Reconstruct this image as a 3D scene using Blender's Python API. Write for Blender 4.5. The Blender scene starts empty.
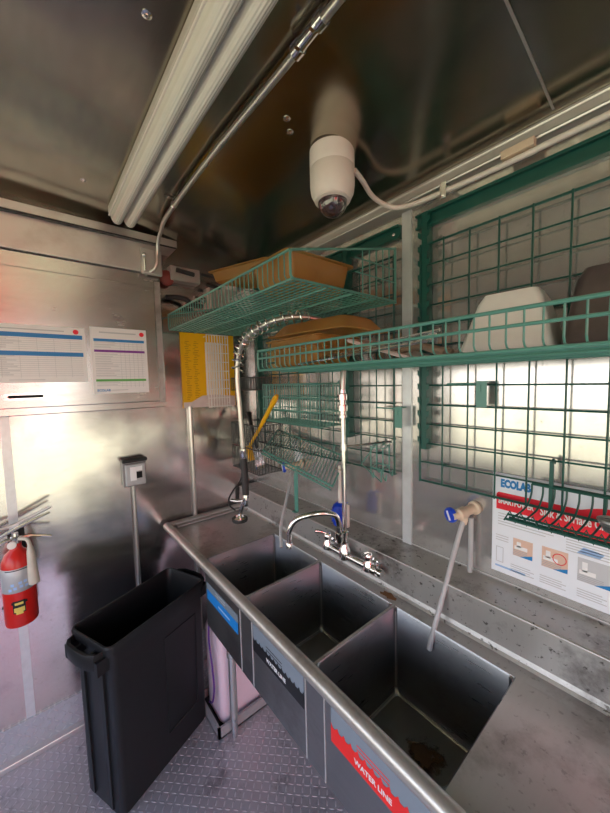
import bpy, bmesh, math, random
from mathutils import Vector, Matrix
random.seed(7)
S = bpy.context.scene
COL = S.collection
PI = math.pi

# ------------------------------------------------------------------ camera
cam_d = bpy.data.cameras.new('camera')
cam_d.sensor_fit = 'AUTO'; cam_d.sensor_width = 36.0
cam_d.lens = 330.749 / 813 * 36.0
cam_d.clip_start = 0.02; cam_d.clip_end = 200
cam = bpy.data.objects.new('camera', cam_d); COL.objects.link(cam)
RX = Vector((0.63672336, 0.77073377, -0.02351217))
RD = Vector((0.04204551, -0.06514926, -0.99698934))
RF = Vector((-0.76994516, 0.63381782, -0.07388795))
cam.matrix_world = Matrix(((RX.x, -RD.x, -RF.x, 1.99), (RX.y, -RD.y, -RF.y, -1.17),
                           (RX.z, -RD.z, -RF.z, 1.74), (0, 0, 0, 1)))
S.camera = cam

# ------------------------------------------------------------------ world, sun, exposure
w = bpy.data.worlds.new('sky'); S.world = w; w.use_nodes = True
wn = w.node_tree; wn.nodes.clear()
wo = wn.nodes.new('ShaderNodeOutputWorld'); wb = wn.nodes.new('ShaderNodeBackground')
wt = wn.nodes.new('ShaderNodeTexCoord'); wsx = wn.nodes.new('ShaderNodeSeparateXYZ')
wr = wn.nodes.new('ShaderNodeValToRGB')
wr.color_ramp.elements[0].position = 0.0; wr.color_ramp.elements[0].color = (1.0, 0.95, 0.86, 1)
wr.color_ramp.elements[1].position = 0.6; wr.color_ramp.elements[1].color = (0.42, 0.62, 1.0, 1)
wn.links.new(wt.outputs['Generated'], wsx.inputs[0]); wn.links.new(wsx.outputs['Z'], wr.inputs[0])
wn.links.new(wr.outputs[0], wb.inputs[0]); wn.links.new(wb.outputs[0], wo.inputs[0])
wb.inputs[1].default_value = 1.5
sun_d = bpy.data.lights.new('sun', 'SUN'); sun_d.energy = 6.0; sun_d.angle = 0.02; sun_d.color = (1.0, 0.93, 0.82)
sun = bpy.data.objects.new('sun', sun_d); COL.objects.link(sun)
sun.rotation_euler = Vector((-0.95, 0.25, 1.0)).to_track_quat('Z', 'Y').to_euler()
def area(name, loc, target, sx, sy, power, color):
    d = bpy.data.lights.new(name, 'AREA'); d.shape = 'RECTANGLE'; d.size = sx; d.size_y = sy
    d.energy = power; d.color = color
    o = bpy.data.objects.new(name, d); COL.objects.link(o); o.location = loc
    o.rotation_euler = (Vector(loc) - Vector(target)).to_track_quat('Z', 'Y').to_euler()
    return o
def portal(name, loc, target, sx, sy):
    o = area(name, loc, target, sx, sy, 1.0, (1, 1, 1)); o.data.cycles.is_portal = True
portal('window_portal', (1.85, -2.57, 1.42), (1.85, 0, 1.42), 3.4, 1.1)
portal('doorway_portal', (3.97, -1.2, 1.15), (0, -1.2, 1.15), 2.2, 2.3)
vs = S.view_settings
S.display_settings.display_device = 'sRGB'
vs.view_transform = 'Standard'; vs.look = 'None'; vs.gamma = 1.0; vs.use_curve_mapping = False
vs.exposure = 1.5
S.cycles.use_denoising = True
S.cycles.max_bounces = 10; S.cycles.glossy_bounces = 8; S.cycles.diffuse_bounces = 4
S.cycles.transmission_bounces = 8; S.cycles.transparent_max_bounces = 16
S.cycles.sample_clamp_indirect = 6.0
S.cycles.caustics_refractive = False

# ------------------------------------------------------------------ materials
class NT:
    def __init__(s, name):
        s.m = bpy.data.materials.new(name); s.m.use_nodes = True
        s.t = s.m.node_tree; s.b = s.t.nodes['Principled BSDF']; s.o = s.t.nodes['Material Output']
    def n(s, typ, **kw):
        x = s.t.nodes.new(typ)
        for k, v in kw.items(): setattr(x, k, v)
        return x
    def l(s, a, b): s.t.links.new(a, b)
    def setv(s, inp, v):
        if hasattr(v, 'is_linked') or isinstance(v, bpy.types.NodeSocket): s.l(v, inp)
        else: inp.default_value = v
    def math(s, op, a, b=0.0, c=0.0):
        x = s.n('ShaderNodeMath', operation=op)
        s.setv(x.inputs[0], a); s.setv(x.inputs[1], b)
        if op in ('MULTIPLY_ADD', 'COMPARE'): s.setv(x.inputs[2], c)
        return x.outputs[0]
    def coord(s, scale=(1, 1, 1), rot=(0, 0, 0)):
        t = s.n('ShaderNodeNewGeometry'); m = s.n('ShaderNodeMapping')
        m.inputs['Scale'].default_value = scale; m.inputs['Rotation'].default_value = rot
        s.l(t.outputs['Position'], m.inputs[0]); return m.outputs[0]
    def noise(s, vec, scale, detail=3.0, rough=0.5):
        x = s.n('ShaderNodeTexNoise'); s.l(vec, x.inputs['Vector'])
        x.inputs['Scale'].default_value = scale; x.inputs['Detail'].default_value = detail
        x.inputs['Roughness'].default_value = rough
        return x.outputs['Fac']
    def ramp(s, fac, stops):
        r = s.n('ShaderNodeValToRGB'); s.l(fac, r.inputs[0])
        e = r.color_ramp.elements
        while len(e) < len(stops): e.new(0.5)
        for i, (p, c) in enumerate(stops):
            e[i].position = p; e[i].color = (c if len(c) == 4 else (*c, 1)) if hasattr(c, '__len__') else (c, c, c, 1)
        return r.outputs[0]
    def mix(s, fac, a, b):
        x = s.n('ShaderNodeMix', data_type='RGBA')
        s.setv(x.inputs[0], fac)
        for k, v in ((6, a), (7, b)):
            if isinstance(v, bpy.types.NodeSocket): s.l(v, x.inputs[k])
            else: x.inputs[k].default_value = (*v, 1) if len(v) == 3 else v
        return x.outputs[2]
    def bump(s, h, strength=0.3, dist=0.01):
        x = s.n('ShaderNodeBump'); s.l(h, x.inputs['Height'])
        x.inputs['Strength'].default_value = strength; x.inputs['Distance'].default_value = dist
        s.l(x.outputs[0], s.b.inputs['Normal'])

def plain(name, col, rough=0.5, metal=0.0, trans=0.0, ior=1.45, alpha=1.0, emit=None, spec=0.5, var=0.12):
    k = NT(name); b = k.b
    b.inputs['Roughness'].default_value = rough; b.inputs['Metallic'].default_value = metal
    b.inputs['Transmission Weight'].default_value = trans; b.inputs['IOR'].default_value = ior
    b.inputs['Alpha'].default_value = alpha
    b.inputs['Specular IOR Level'].default_value = spec
    f = k.noise(k.coord(), 35.0, 4.0)
    lo = tuple(c * (1 - var) for c in col); hi = tuple(min(1, c * (1 + var)) for c in col)
    k.l(k.mix(f, lo, hi), b.inputs['Base Color'])
    return k.m

def steel(name, base, rough, brush=(1, 1, 60), wave=0.25, wscale=1.6, stain=None, stain_amt=0.0, film=0.0, speck=0.0, dist=0.02):
    k = NT(name); b = k.b
    b.inputs['Metallic'].default_value = 1.0 - film
    p = k.coord(); pb = k.coord(scale=brush)
    fine = k.noise(pb, 9.0, 3.0)
    big = k.noise(p, 2.3, 4.0, 0.55)
    c = k.mix(big, tuple(x * 0.88 for x in base), tuple(min(1, x * 1.1) for x in base))
    c = k.mix(k.math('MULTIPLY', fine, 0.25), c, tuple(x * 0.75 for x in base))
    if stain:
        f = k.ramp(k.noise(p, 4.5, 8.0, 0.68), [(0.52, 0.0), (0.68, 1.0)])
        c = k.mix(k.math('MULTIPLY', f, stain_amt), c, stain)
    if speck:
        f = k.ramp(k.noise(p, 55.0, 3.0, 0.6), [(0.62, 0.0), (0.68, 1.0)])
        c = k.mix(k.math('MULTIPLY', f, speck), c, (0.05, 0.045, 0.04))
    k.l(c, b.inputs['Base Color'])
    r = k.math('MULTIPLY_ADD', fine, 0.12, rough - 0.06)
    r = k.math('MULTIPLY_ADD', k.noise(p, 6.0, 5.0, 0.6), 0.12, k.math('ADD', r, -0.06))
    k.l(r, b.inputs['Roughness'])
    h = k.math('ADD', k.math('MULTIPLY', k.noise(p, wscale, 2.0, 0.5), 1.0), k.math('MULTIPLY', fine, 0.004))
    k.bump(h, wave, dist)
    return k.m

M = {}
M['wall_steel'] = steel('brushed_steel_wall', (0.66, 0.63, 0.62), 0.18, (1, 1, 5), 0.25, 2.0, (0.30, 0.27, 0.29), 0.35, film=0.02, speck=0.2, dist=0.03)
M['sinkwall'] = steel('stained_steel_wall', (0.64, 0.62, 0.60), 0.17, (1, 1, 1), 0.2, 2.4, (0.34, 0.29, 0.26), 0.5, film=0.25, speck=0.25, dist=0.02)
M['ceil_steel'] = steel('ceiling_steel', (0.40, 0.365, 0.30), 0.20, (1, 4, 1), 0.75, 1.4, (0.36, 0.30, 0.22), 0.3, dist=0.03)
M['cabinet'] = steel('hatch_steel', (0.60, 0.58, 0.56), 0.24, (1, 1, 6), 0.25, 1.5, None, dist=0.02)
M['trim_steel'] = steel('trim_steel', (0.68, 0.65, 0.63), 0.36, (1, 1, 1), 0.1, 3.0, (0.42, 0.34, 0.30), 0.35, film=0.25)
M['strip'] = plain('white_strip', (0.68, 0.70, 0.72), 0.35, metal=0.4)
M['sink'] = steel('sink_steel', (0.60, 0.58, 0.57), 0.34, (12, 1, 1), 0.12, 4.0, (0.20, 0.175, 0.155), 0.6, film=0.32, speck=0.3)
M['splash'] = steel('splash_steel', (0.46, 0.45, 0.44), 0.44, (12, 1, 1), 0.12, 4.0, (0.10, 0.09, 0.085), 0.85, film=0.25, speck=0.8)
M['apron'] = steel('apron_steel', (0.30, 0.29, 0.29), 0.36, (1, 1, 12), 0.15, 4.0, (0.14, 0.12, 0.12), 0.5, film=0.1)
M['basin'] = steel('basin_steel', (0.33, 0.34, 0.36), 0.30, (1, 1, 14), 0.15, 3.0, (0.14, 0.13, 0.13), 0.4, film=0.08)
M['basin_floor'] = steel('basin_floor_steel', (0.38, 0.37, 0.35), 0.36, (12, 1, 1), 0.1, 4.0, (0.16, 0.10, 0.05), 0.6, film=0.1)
M['rim'] = steel('rim_steel', (0.55, 0.52, 0.49), 0.36, (10, 1, 1), 0.1, 6.0, (0.27, 0.22, 0.18), 0.7, film=0.3)
M['weld'] = plain('bright_weld', (0.58, 0.57, 0.56), 0.45, metal=0.6)
M['chrome'] = plain('chrome', (0.78, 0.77, 0.76), 0.13, metal=1.0, var=0.04)
M['conduit'] = steel('galvanised_conduit', (0.62, 0.59, 0.55), 0.32, (1, 1, 1), 0.1, 5.0, film=0.15)
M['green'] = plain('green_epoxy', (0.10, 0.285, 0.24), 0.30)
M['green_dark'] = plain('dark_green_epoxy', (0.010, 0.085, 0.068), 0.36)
M['black_wire'] = plain('black_wire', (0.03, 0.032, 0.032), 0.4)
M['white_wire'] = plain('white_wire', (0.86, 0.83, 0.80), 0.4)
M['black'] = plain('black_plastic', (0.010, 0.011, 0.012), 0.42, spec=0.45)
M['bin'] = plain('bin_plastic', (0.012, 0.012, 0.013), 0.45, spec=0.4)
M['dark'] = plain('dark_void', (0.004, 0.004, 0.004), 0.8)
M['paper'] = plain('paper', (0.86, 0.84, 0.85), 0.35, var=0.03)
M['poster'] = plain('poster_sheet', (0.82, 0.86, 0.93), 0.28, var=0.02)
M['blue_ink'] = plain('blue_ink', (0.02, 0.22, 0.55), 0.4, var=0.03)
M['pblue'] = plain('pale_blue_ink', (0.35, 0.52, 0.80), 0.4, var=0.03)
M['purple_ink'] = plain('purple_ink', (0.22, 0.04, 0.32), 0.4, var=0.03)
M['green_ink'] = plain('green_ink', (0.12, 0.42, 0.10), 0.4, var=0.03)
M['grey_ink'] = plain('grey_ink', (0.42, 0.42, 0.45), 0.5, var=0.03)
M['lgrey_ink'] = plain('light_grey_ink', (0.56, 0.57, 0.60), 0.5, var=0.03)
M['red_ink'] = plain('red_ink', (0.80, 0.02, 0.04), 0.35, var=0.03)
M['skin_ink'] = plain('peach_ink', (0.72, 0.50, 0.40), 0.5, var=0.05)
M['white_ink'] = plain('white_ink', (0.85, 0.85, 0.86), 0.4, var=0.02)
M['film'] = plain('grey_label_film', (0.22, 0.26, 0.31), 0.3, var=0.05)
M['black_ink'] = plain('black_ink', (0.012, 0.012, 0.014), 0.4, var=0.03)
M['label_blue'] = plain('label_blue', (0.02, 0.24, 0.66), 0.35, var=0.03)
M['label_red'] = plain('label_red', (0.85, 0.02, 0.015), 0.35, var=0.03)
M['red'] = plain('red_paint', (0.55, 0.018, 0.014), 0.28)
M['silver_label'] = plain('silver_label', (0.44, 0.45, 0.47), 0.4, metal=0.3)
M['beige_hose'] = plain('beige_plastic', (0.55, 0.50, 0.42), 0.45)
M['yellow_badge'] = plain('yellow_badge', (0.70, 0.55, 0.12), 0.4)
M['yellow'] = plain('yellow_plastic', (0.86, 0.46, 0.01), 0.4)
M['yellow_sheet'] = plain('yellow_sheet', (0.90, 0.50, 0.004), 0.4, var=0.04)
M['dark_yellow'] = plain('brown_print', (0.50, 0.24, 0.01), 0.4)
M['white_plastic'] = plain('white_plastic', (0.80, 0.74, 0.69), 0.35, var=0.04)
M['grey_box'] = plain('grey_plastic_box', (0.20, 0.20, 0.20), 0.35)
M['tub'] = plain('pale_tub', (0.74, 0.73, 0.68), 0.4, var=0.05)
M['dark_tub'] = plain('brown_tub', (0.075, 0.058, 0.055), 0.35, var=0.4)
M['jug'] = plain('pale_pink_plastic', (0.86, 0.66, 0.73), 0.4, var=0.03)
M['tray'] = plain('grey_tray', (0.36, 0.33, 0.33), 0.45)
M['purple_tube'] = plain('purple_tube', (0.10, 0.02, 0.22), 0.35)
M['blue'] = plain('blue_plastic', (0.01, 0.06, 0.60), 0.4)
M['beige'] = plain('beige_fitting', (0.72, 0.58, 0.44), 0.45)
M['hose'] = plain('grey_clear_hose', (0.52, 0.52, 0.53), 0.25, alpha=0.85)
M['lamp_white'] = plain('lamp_housing', (0.60, 0.56, 0.50), 0.4)
M['pink_white'] = plain('white_board', (0.72, 0.60, 0.58), 0.35)
M['scrub'] = plain('scrubber_metal', (0.35, 0.36, 0.37), 0.35, metal=0.8)
M['canopy'] = plain('added_canopy_red', (0.75, 0.02, 0.02), 0.8)  # cloth of the added canopy, red to tint the steel reflections
M['rubber'] = plain('dark_rubber', (0.03, 0.028, 0.03), 0.6)
M['skin_line'] = plain('brown_line', (0.30, 0.22, 0.16), 0.6)

def amber():
    k = NT('amber_plastic'); b = k.b
    b.inputs['Roughness'].default_value = 0.2; b.inputs['Alpha'].default_value = 0.45
    b.inputs['Base Color'].default_value = (0.58, 0.30, 0.075, 1)
    f = k.noise(k.coord(), 8.0, 3.0)
    k.l(k.mix(f, (0.42, 0.22, 0.06), (0.66, 0.42, 0.16)), b.inputs['Base Color'])
    t = k.n('ShaderNodeBsdfTranslucent'); t.inputs[0].default_value = (0.8, 0.48, 0.14, 1)
    mx = k.n('ShaderNodeMixShader'); mx.inputs[0].default_value = 0.35
    k.l(b.outputs[0], mx.inputs[1]); k.l(t.outputs[0], mx.inputs[2]); k.l(mx.outputs[0], k.o.inputs[0])
    return k.m
M['amber'] = amber()

M['clear_box'] = plain('clear_grey_plastic', (0.50, 0.46, 0.44), 0.3, alpha=0.6)
def lens_mat():
    k = NT('ribbed_lamp_lens'); b = k.b
    p = k.coord(); s = k.n('ShaderNodeSeparateXYZ'); k.l(p, s.inputs[0])
    wv = k.math('SINE', k.math('MULTIPLY', s.outputs[1], 900.0))
    b.inputs['Roughness'].default_value = 0.25
    f = k.noise(p, 4.0, 2.0)
    k.l(k.mix(f, (0.72, 0.69, 0.62), (0.80, 0.77, 0.70)), b.inputs['Base Color'])
    k.bump(wv, 0.3, 0.002)
    return k.m
M['lens'] = lens_mat()

def dome_mat():
    k = NT('smoked_dome'); b = k.b
    f = k.noise(k.coord(), 60.0, 2.0)
    k.l(k.mix(f, (0.02, 0.015, 0.02), (0.10, 0.06, 0.07)), b.inputs['Base Color'])
    b.inputs['Roughness'].default_value = 0.06; b.inputs['Coat Weight'].default_value = 1.0
    b.inputs['Specular IOR Level'].default_value = 0.9
    return k.m
M['dome'] = dome_mat()

def tread(name, base, scale, axes=(0, 1), metal=0.9, rough=0.35, dirt=0.7):
    k = NT(name); b = k.b
    p = k.coord(); s = k.n('ShaderNodeSeparateXYZ'); k.l(p, s.inputs[0])
    u = k.math('MULTIPLY', s.outputs[axes[0]], scale); v = k.math('MULTIPLY', s.outputs[axes[1]], scale)
    fu = k.math('FLOOR', u); fv = k.math('FLOOR', v)
    par = k.math('MODULO', k.math('ABSOLUTE', k.math('ADD', fu, fv)), 2.0)
    sg = k.math('MULTIPLY_ADD', par, 2.0, -1.0)
    lu = k.math('SUBTRACT', k.math('SUBTRACT', u, fu), 0.5); lv = k.math('SUBTRACT', k.math('SUBTRACT', v, fv), 0.5)
    lv = k.math('MULTIPLY', lv, sg)
    a = k.math('MULTIPLY', k.math('ADD', lu, lv), 0.7071); c = k.math('MULTIPLY', k.math('SUBTRACT', lu, lv), 0.7071)
    a = k.math('DIVIDE', a, 0.46); c = k.math('DIVIDE', c, 0.13)
    d = k.math('ADD', k.math('MULTIPLY', a, a), k.math('MULTIPLY', c, c))
    h = k.math('MAXIMUM', k.math('SUBTRACT', 1.0, d), 0.0)
    h = k.math('MINIMUM', k.math('MULTIPLY', h, 2.0), 1.0)
    big = k.noise(p, 3.0, 6.0, 0.65)
    col = k.mix(big, tuple(x * 0.75 for x in base), tuple(x * 1.15 for x in base))
    col = k.mix(k.math('MULTIPLY', h, 0.45), col, tuple(min(1, x * 1.6) for x in base))
    f = k.ramp(k.noise(p, 5.5, 8.0, 0.7), [(0.55, 0.0), (0.72, 1.0)])
    col = k.mix(k.math('MULTIPLY', f, dirt), col, (0.045, 0.025, 0.02))
    k.l(col, b.inputs['Base Color'])
    b.inputs['Metallic'].default_value = metal
    k.l(k.math('MULTIPLY_ADD', big, 0.2, rough - 0.08), b.inputs['Roughness'])
    k.bump(h, 0.8, 0.004)
    return k.m
M['tread'] = tread('tread_plate_floor', (0.64, 0.58, 0.60), 40.0, metal=0.6, rough=0.42)
M['tread_wall'] = tread('tread_plate_skirt', (0.62, 0.64, 0.68), 36.0, axes=(1, 2), metal=0.75, rough=0.34, dirt=0.1)
def ground_mat():
    k = NT('dry_grass'); p = k.coord()
    k.l(k.mix(k.noise(p, 3.0, 6.0, 0.7), (0.34, 0.30, 0.16), (0.46, 0.41, 0.25)), k.b.inputs['Base Color'])
    k.b.inputs['Roughness'].default_value = 0.9
    return k.m
M['ground'] = ground_mat()

# ------------------------------------------------------------------ mesh helpers
def V(*a): return Vector(a)
def box(bm, x0, x1, y0, y1, z0, z1, bev=0.0):
    vs_ = [bm.verts.new((x, y, z)) for z in (z0, z1) for y in (y0, y1) for x in (x0, x1)]
    fs = []
    for q in ((0, 2, 3, 1), (4, 5, 7, 6), (0, 1, 5, 4), (2, 6, 7, 3), (0, 4, 6, 2), (1, 3, 7, 5)):
        fs.append(bm.faces.new([vs_[i] for i in q]))
    if bev:
        es = list({e for f in fs for e in f.edges})
        bmesh.ops.bevel(bm, geom=es, offset=bev, segments=2, affect='EDGES', profile=0.5)
def obox(bm, c, ax, ay, az, hx, hy, hz):
    c = Vector(c); vs_ = []
    for sz in (-1, 1):
        for sy in (-1, 1):
            for sx in (-1, 1): vs_.append(bm.verts.new(c + ax * (sx * hx) + ay * (sy * hy) + az * (sz * hz)))
    for q in ((0, 2, 3, 1), (4, 5, 7, 6), (0, 1, 5, 4), (2, 6, 7, 3), (0, 4, 6, 2), (1, 3, 7, 5)):
        bm.faces.new([vs_[i] for i in q])
def fillet(pts, r, n=4):
    pts = [Vector(p) for p in pts]; out = [pts[0]]
    for i in range(1, len(pts) - 1):
        a, b, c = pts[i - 1], pts[i], pts[i + 1]
        d1 = (a - b); d2 = (c - b); rr = min(r, d1.length * .49, d2.length * .49)
        p0 = b + d1.normalized() * rr; p2 = b + d2.normalized() * rr
        for k in range(n + 1):
            t = k / n; out.append((1 - t) ** 2 * p0 + 2 * t * (1 - t) * b + t * t * p2)
    out.append(pts[-1]); return out
def spline(pts, n=6):
    P = [Vector(p) for p in pts]; P = [2 * P[0] - P[1]] + P + [2 * P[-1] - P[-2]]; out = []
    for i in range(1, len(P) - 2):
        for k in range(n):
            t = k / n; a, b, c, d = P[i - 1:i + 3]
            out.append(0.5 * ((2 * b) + (c - a) * t + (2 * a - 5 * b + 4 * c - d) * t * t + (-a + 3 * b - 3 * c + d) * t ** 3))
    out.append(P[-2]); return out
def tube(bm, pts, r, n=8, cap=True, closed=False):
    pts = [Vector(p) for p in pts]; N = len(pts); rings = []
    rad = r if hasattr(r, '__len__') else [r] * N
    prev = None
    for i, p in enumerate(pts):
        if closed: t = (pts[(i + 1) % N] - pts[i - 1])
        else: t = (pts[min(i + 1, N - 1)] - pts[max(i - 1, 0)])
        if t.length < 1e-9: t = Vector((0, 0, 1))
        t.normalize()
        if prev is None:
            up = Vector((0, 0, 1)) if abs(t.z) < 0.9 else Vector((1, 0, 0))
            u = t.cross(up).normalized()
        else:
            u = prev - t * prev.dot(t)
            if u.length < 1e-6: u = t.orthogonal()
            u.normalize()
        prev = u; v_ = t.cross(u)
        rings.append([bm.verts.new(p + (u * math.cos(2 * PI * k / n) + v_ * math.sin(2 * PI * k / n)) * rad[i]) for k in range(n)])
    for i in range(N if closed else N - 1):
        a, b = rings[i], rings[(i + 1) % N]
        for k in range(n): bm.faces.new((a[k], a[(k + 1) % n], b[(k + 1) % n], b[k]))
    if cap and not closed:
        bm.faces.new(rings[0][::-1]); bm.faces.new(rings[-1])
def wire(bm, a, b, r=0.0025, n=5): tube(bm, [a, b], r, n)
def rrect(cx, cy, z, hx, hy, r, n=4, rot=0.0, square=False):
    out = []
    for (sx, sy, a0) in ((1, 1, 0), (-1, 1, 90), (-1, -1, 180), (1, -1, 270)):
        for k in range(n + 1):
            a = math.radians(a0 + 90 * k / n)
            if square: x, y = sx * hx, sy * hy
            else: x = sx * (hx - r) + r * math.cos(a); y = sy * (hy - r) + r * math.sin(a)
            out.append(Vector((cx + x * math.cos(rot) - y * math.sin(rot), cy + x * math.sin(rot) + y * math.cos(rot), z)))
    return out
def loft(bm, loops, cap0=False, cap1=False, flip=False):
    R = [[bm.verts.new(p) for p in lp] for lp in loops]
    n = len(R[0])
    for a, b in zip(R[:-1], R[1:]):
        for k in range(n):
            q = (a[k], a[(k + 1) % n], b[(k + 1) % n], b[k])
            bm.faces.new(q if not flip else q[::-1])
    if cap0: bm.faces.new(R[0][::-1] if not flip else R[0])
    if cap1: bm.faces.new(R[-1] if not flip else R[-1][::-1])
    return R
def lathe(bm, origin, axis, prof, n=24):
    """prof: list of (distance along axis, radius)"""
    o = Vector(origin); ax = Vector(axis).normalized(); u = ax.orthogonal().normalized(); v_ = ax.cross(u)
    loops = [[o + ax * d + (u * math.cos(2 * PI * k / n) + v_ * math.sin(2 * PI * k / n)) * max(r, 1e-4) for k in range(n)] for d, r in prof]
    loft(bm, loops, True, True)
def sphere(bm, c, r, sc=(1, 1, 1), u=20, v_=12):
    m = Matrix.Translation(Vector(c)) @ Matrix.Diagonal((*sc, 1)) @ Matrix.Scale(r, 4)
    bmesh.ops.create_uvsphere(bm, u_segments=u, v_segments=v_, radius=1.0, matrix=m)
class P2:
    """a flat frame in space: u right, v up, n towards the viewer"""
    def __init__(s, o, u, v_): s.o = Vector(o); s.u = Vector(u); s.v = Vector(v_); s.n = s.u.cross(s.v)
    def __call__(s, a, b, d=0.0): return s.o + s.u * a + s.v * b + s.n * d
    def rect(s, bm, u0, u1, v0, v1, d0=0.0, d1=0.001):
        obox(bm, s((u0 + u1) / 2, (v0 + v1) / 2, (d0 + d1) / 2), s.u, s.v, s.n, abs(u1 - u0) / 2, abs(v1 - v0) / 2, abs(d1 - d0) / 2)
    def poly(s, bm, pts, d0=0.0, d1=0.001):
        a = [bm.verts.new(s(x, y, d0)) for x, y in pts]; b = [bm.verts.new(s(x, y, d1)) for x, y in pts]
        bm.faces.new(b); bm.faces.new(a[::-1])
        for i in range(len(pts)):
            j = (i + 1) % len(pts); bm.faces.new((a[i], a[j], b[j], b[i]))

def origin_of(p):
    o = Vector((0, 0, 0))
    while p is not None: o += p.location; p = p.parent
    return o
def obj(name, bm, mat, parent=None, smooth=False, org=None):
    bmesh.ops.recalc_face_normals(bm, faces=bm.faces[:])
    me = bpy.data.meshes.new(name)
    base = origin_of(parent)
    loc = Vector(org) - base if org is not None else Vector((0, 0, 0))
    bmesh.ops.translate(bm, verts=bm.verts[:], vec=-(base + loc))
    bm.to_mesh(me); bm.free()
    if smooth:
        me.polygons.foreach_set('use_smooth', [True] * len(me.polygons))
        try: me.set_sharp_from_angle(angle=math.radians(40))
        except Exception: pass
    me.materials.append(M[mat] if isinstance(mat, str) else mat)
    o = bpy.data.objects.new(name, me); COL.objects.link(o); o.location = loc
    if parent is not None: o.parent = parent
    return o
def tag(o, label=None, cat=None, group=None, kind=None):
    for k, v in (('label', label), ('category', cat), ('group', group), ('kind', kind)):
        if v: o[k] = v
    return o
def thing(name, label, cat, loc, group=None):
    o = bpy.data.objects.new(name, None); COL.objects.link(o); o.location = loc; o.empty_display_size = 0.05
    return tag(o, label, cat, group)
def struct(name, bm, mat, parent=None, smooth=False):
    return tag(obj(name, bm, mat, parent, smooth), kind='structure')
def B(): return bmesh.new()
def copy_tree(o, parent=None):
    c = o.copy(); COL.objects.link(c); c.parent = parent
    for ch in list(o.children): copy_tree(ch, c)
    return c
def text(name, s, size, fr, u, v_, mat, parent, align='LEFT', bold=0.0, d=0.0012, sx=1.0, shear=0.0):
    c = bpy.data.curves.new(name, 'FONT'); c.body = s; c.size = size; c.align_x = align; c.offset = bold; c.extrude = 0.0004
    c.resolution_u = 3; c.shear = shear
    o = bpy.data.objects.new(name, c); COL.objects.link(o)
    dg = bpy.context.evaluated_depsgraph_get()
    me = bpy.data.meshes.new_from_object(o.evaluated_get(dg))
    bpy.data.objects.remove(o)
    for vv in me.vertices: vv.co = fr(u + vv.co.x * sx, v_ + vv.co.y, d + vv.co.z) - origin_of(parent)
    me.materials.clear(); me.materials.append(M[mat])
    r = bpy.data.objects.new(name, me); COL.objects.link(r); r.parent = parent
    return r
def grow(pts, base_r=0.0):
    return pts

# ------------------------------------------------------------------ the room shell
def zc(y): return 2.555 - 0.115 * ((y + 1.25) / 1.25) ** 2
bm = B(); box(bm, -0.06, 4.0, -2.56, 0.06, -0.05, 0.0); struct('floor', bm, 'tread')
bm = B()
ys = [0.02 - 2.54 * i / 32 for i in range(33)]
lo = [[bm.verts.new((x, y, zc(y))) for x in (-0.02, 1.0, 2.0, 3.0, 3.98)] for y in ys]
for a, b in zip(lo[:-1], lo[1:]):
    for k in range(4): bm.faces.new((a[k], a[k + 1], b[k + 1], b[k]))
ret = bmesh.ops.extrude_face_region(bm, geom=bm.faces[:])
bmesh.ops.translate(bm, verts=[g for g in ret['geom'] if isinstance(g, bmesh.types.BMVert)], vec=(0, 0, 0.05))
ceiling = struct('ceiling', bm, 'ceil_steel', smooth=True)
bm = B(); box(bm, -0.06, 0.0, -2.5, 0.0, 0.0, 2.6); struct('wall_left', bm, 'wall_steel')
bm = B(); box(bm, -0.06, 4.0, 0.0, 0.06, 0.0, 2.6); struct('wall_right', bm, 'sinkwall')
WX0, WX1, WZ0, WZ1 = 0.15, 3.55, 0.90, 1.95
bm = B()
box(bm, -0.06, WX0, -2.56, -2.5, 0, 2.6); box(bm, WX1, 4.0, -2.56, -2.5, 0, 2.6)
box(bm, WX0, WX1, -2.56, -2.5, 0, WZ0); box(bm, WX0, WX1, -2.56, -2.5, WZ1, 2.6)
struct('wall_near', bm, 'wall_steel')
bm = B()
box(bm, 3.9, 3.96, -2.5, -2.3, 0, 2.6); box(bm, 3.9, 3.96, -0.1, 0.0, 0, 2.6); box(bm, 3.9, 3.96, -2.3, -0.1, 2.3, 2.6)
box(bm, 3.9, 3.96, -0.65, -0.1, 1.10, 2.3); box(bm, 3.9, 3.96, -0.65, -0.1, 0, 0.30)
struct('wall_rear', bm, 'wall_steel')
bm = B()
for (x0, x1, z0, z1) in ((WX0 - .04, WX0, WZ0 - .04, WZ1 + .04), (WX1, WX1 + .04, WZ0 - .04, WZ1 + .04), (WX0, WX1, WZ0 - .04, WZ0), (WX0, WX1, WZ1, WZ1 + .04)):
    box(bm, x0, x1, -2.58, -2.49, z0, z1)
struct('window_1', bm, 'trim_steel')
bm = B()
for (y0, y1, z0, z1) in ((-2.34, -2.3, 0, 2.34), (-0.67, -0.63, 0, 2.30), (-2.3, -0.67, 2.3, 2.34)):
    box(bm, 3.88, 3.98, y0, y1, z0, z1)
struct('door_1', bm, 'trim_steel')
bm = B()
for (y0, y1, z0, z1) in ((-0.63, -0.08, 1.08, 1.12), (-0.63, -0.08, 0.28, 0.32), (-0.12, -0.08, .32, 1.08)): box(bm, 3.88, 3.98, y0, y1, z0, z1)
struct('window_2', bm, 'trim_steel')
bm = B(); box(bm, 2.15, 3.8, -2.3, -0.08, 0.0005, 0.012, .004)  # unseen mat, added to darken what the left wall reflects
tag(obj('added_dark_mat', bm, 'rubber', None, org=(3.0, -1.2, 0)), 'unseen black mat added on the rear floor to darken the wall reflection', 'mat')
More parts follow.
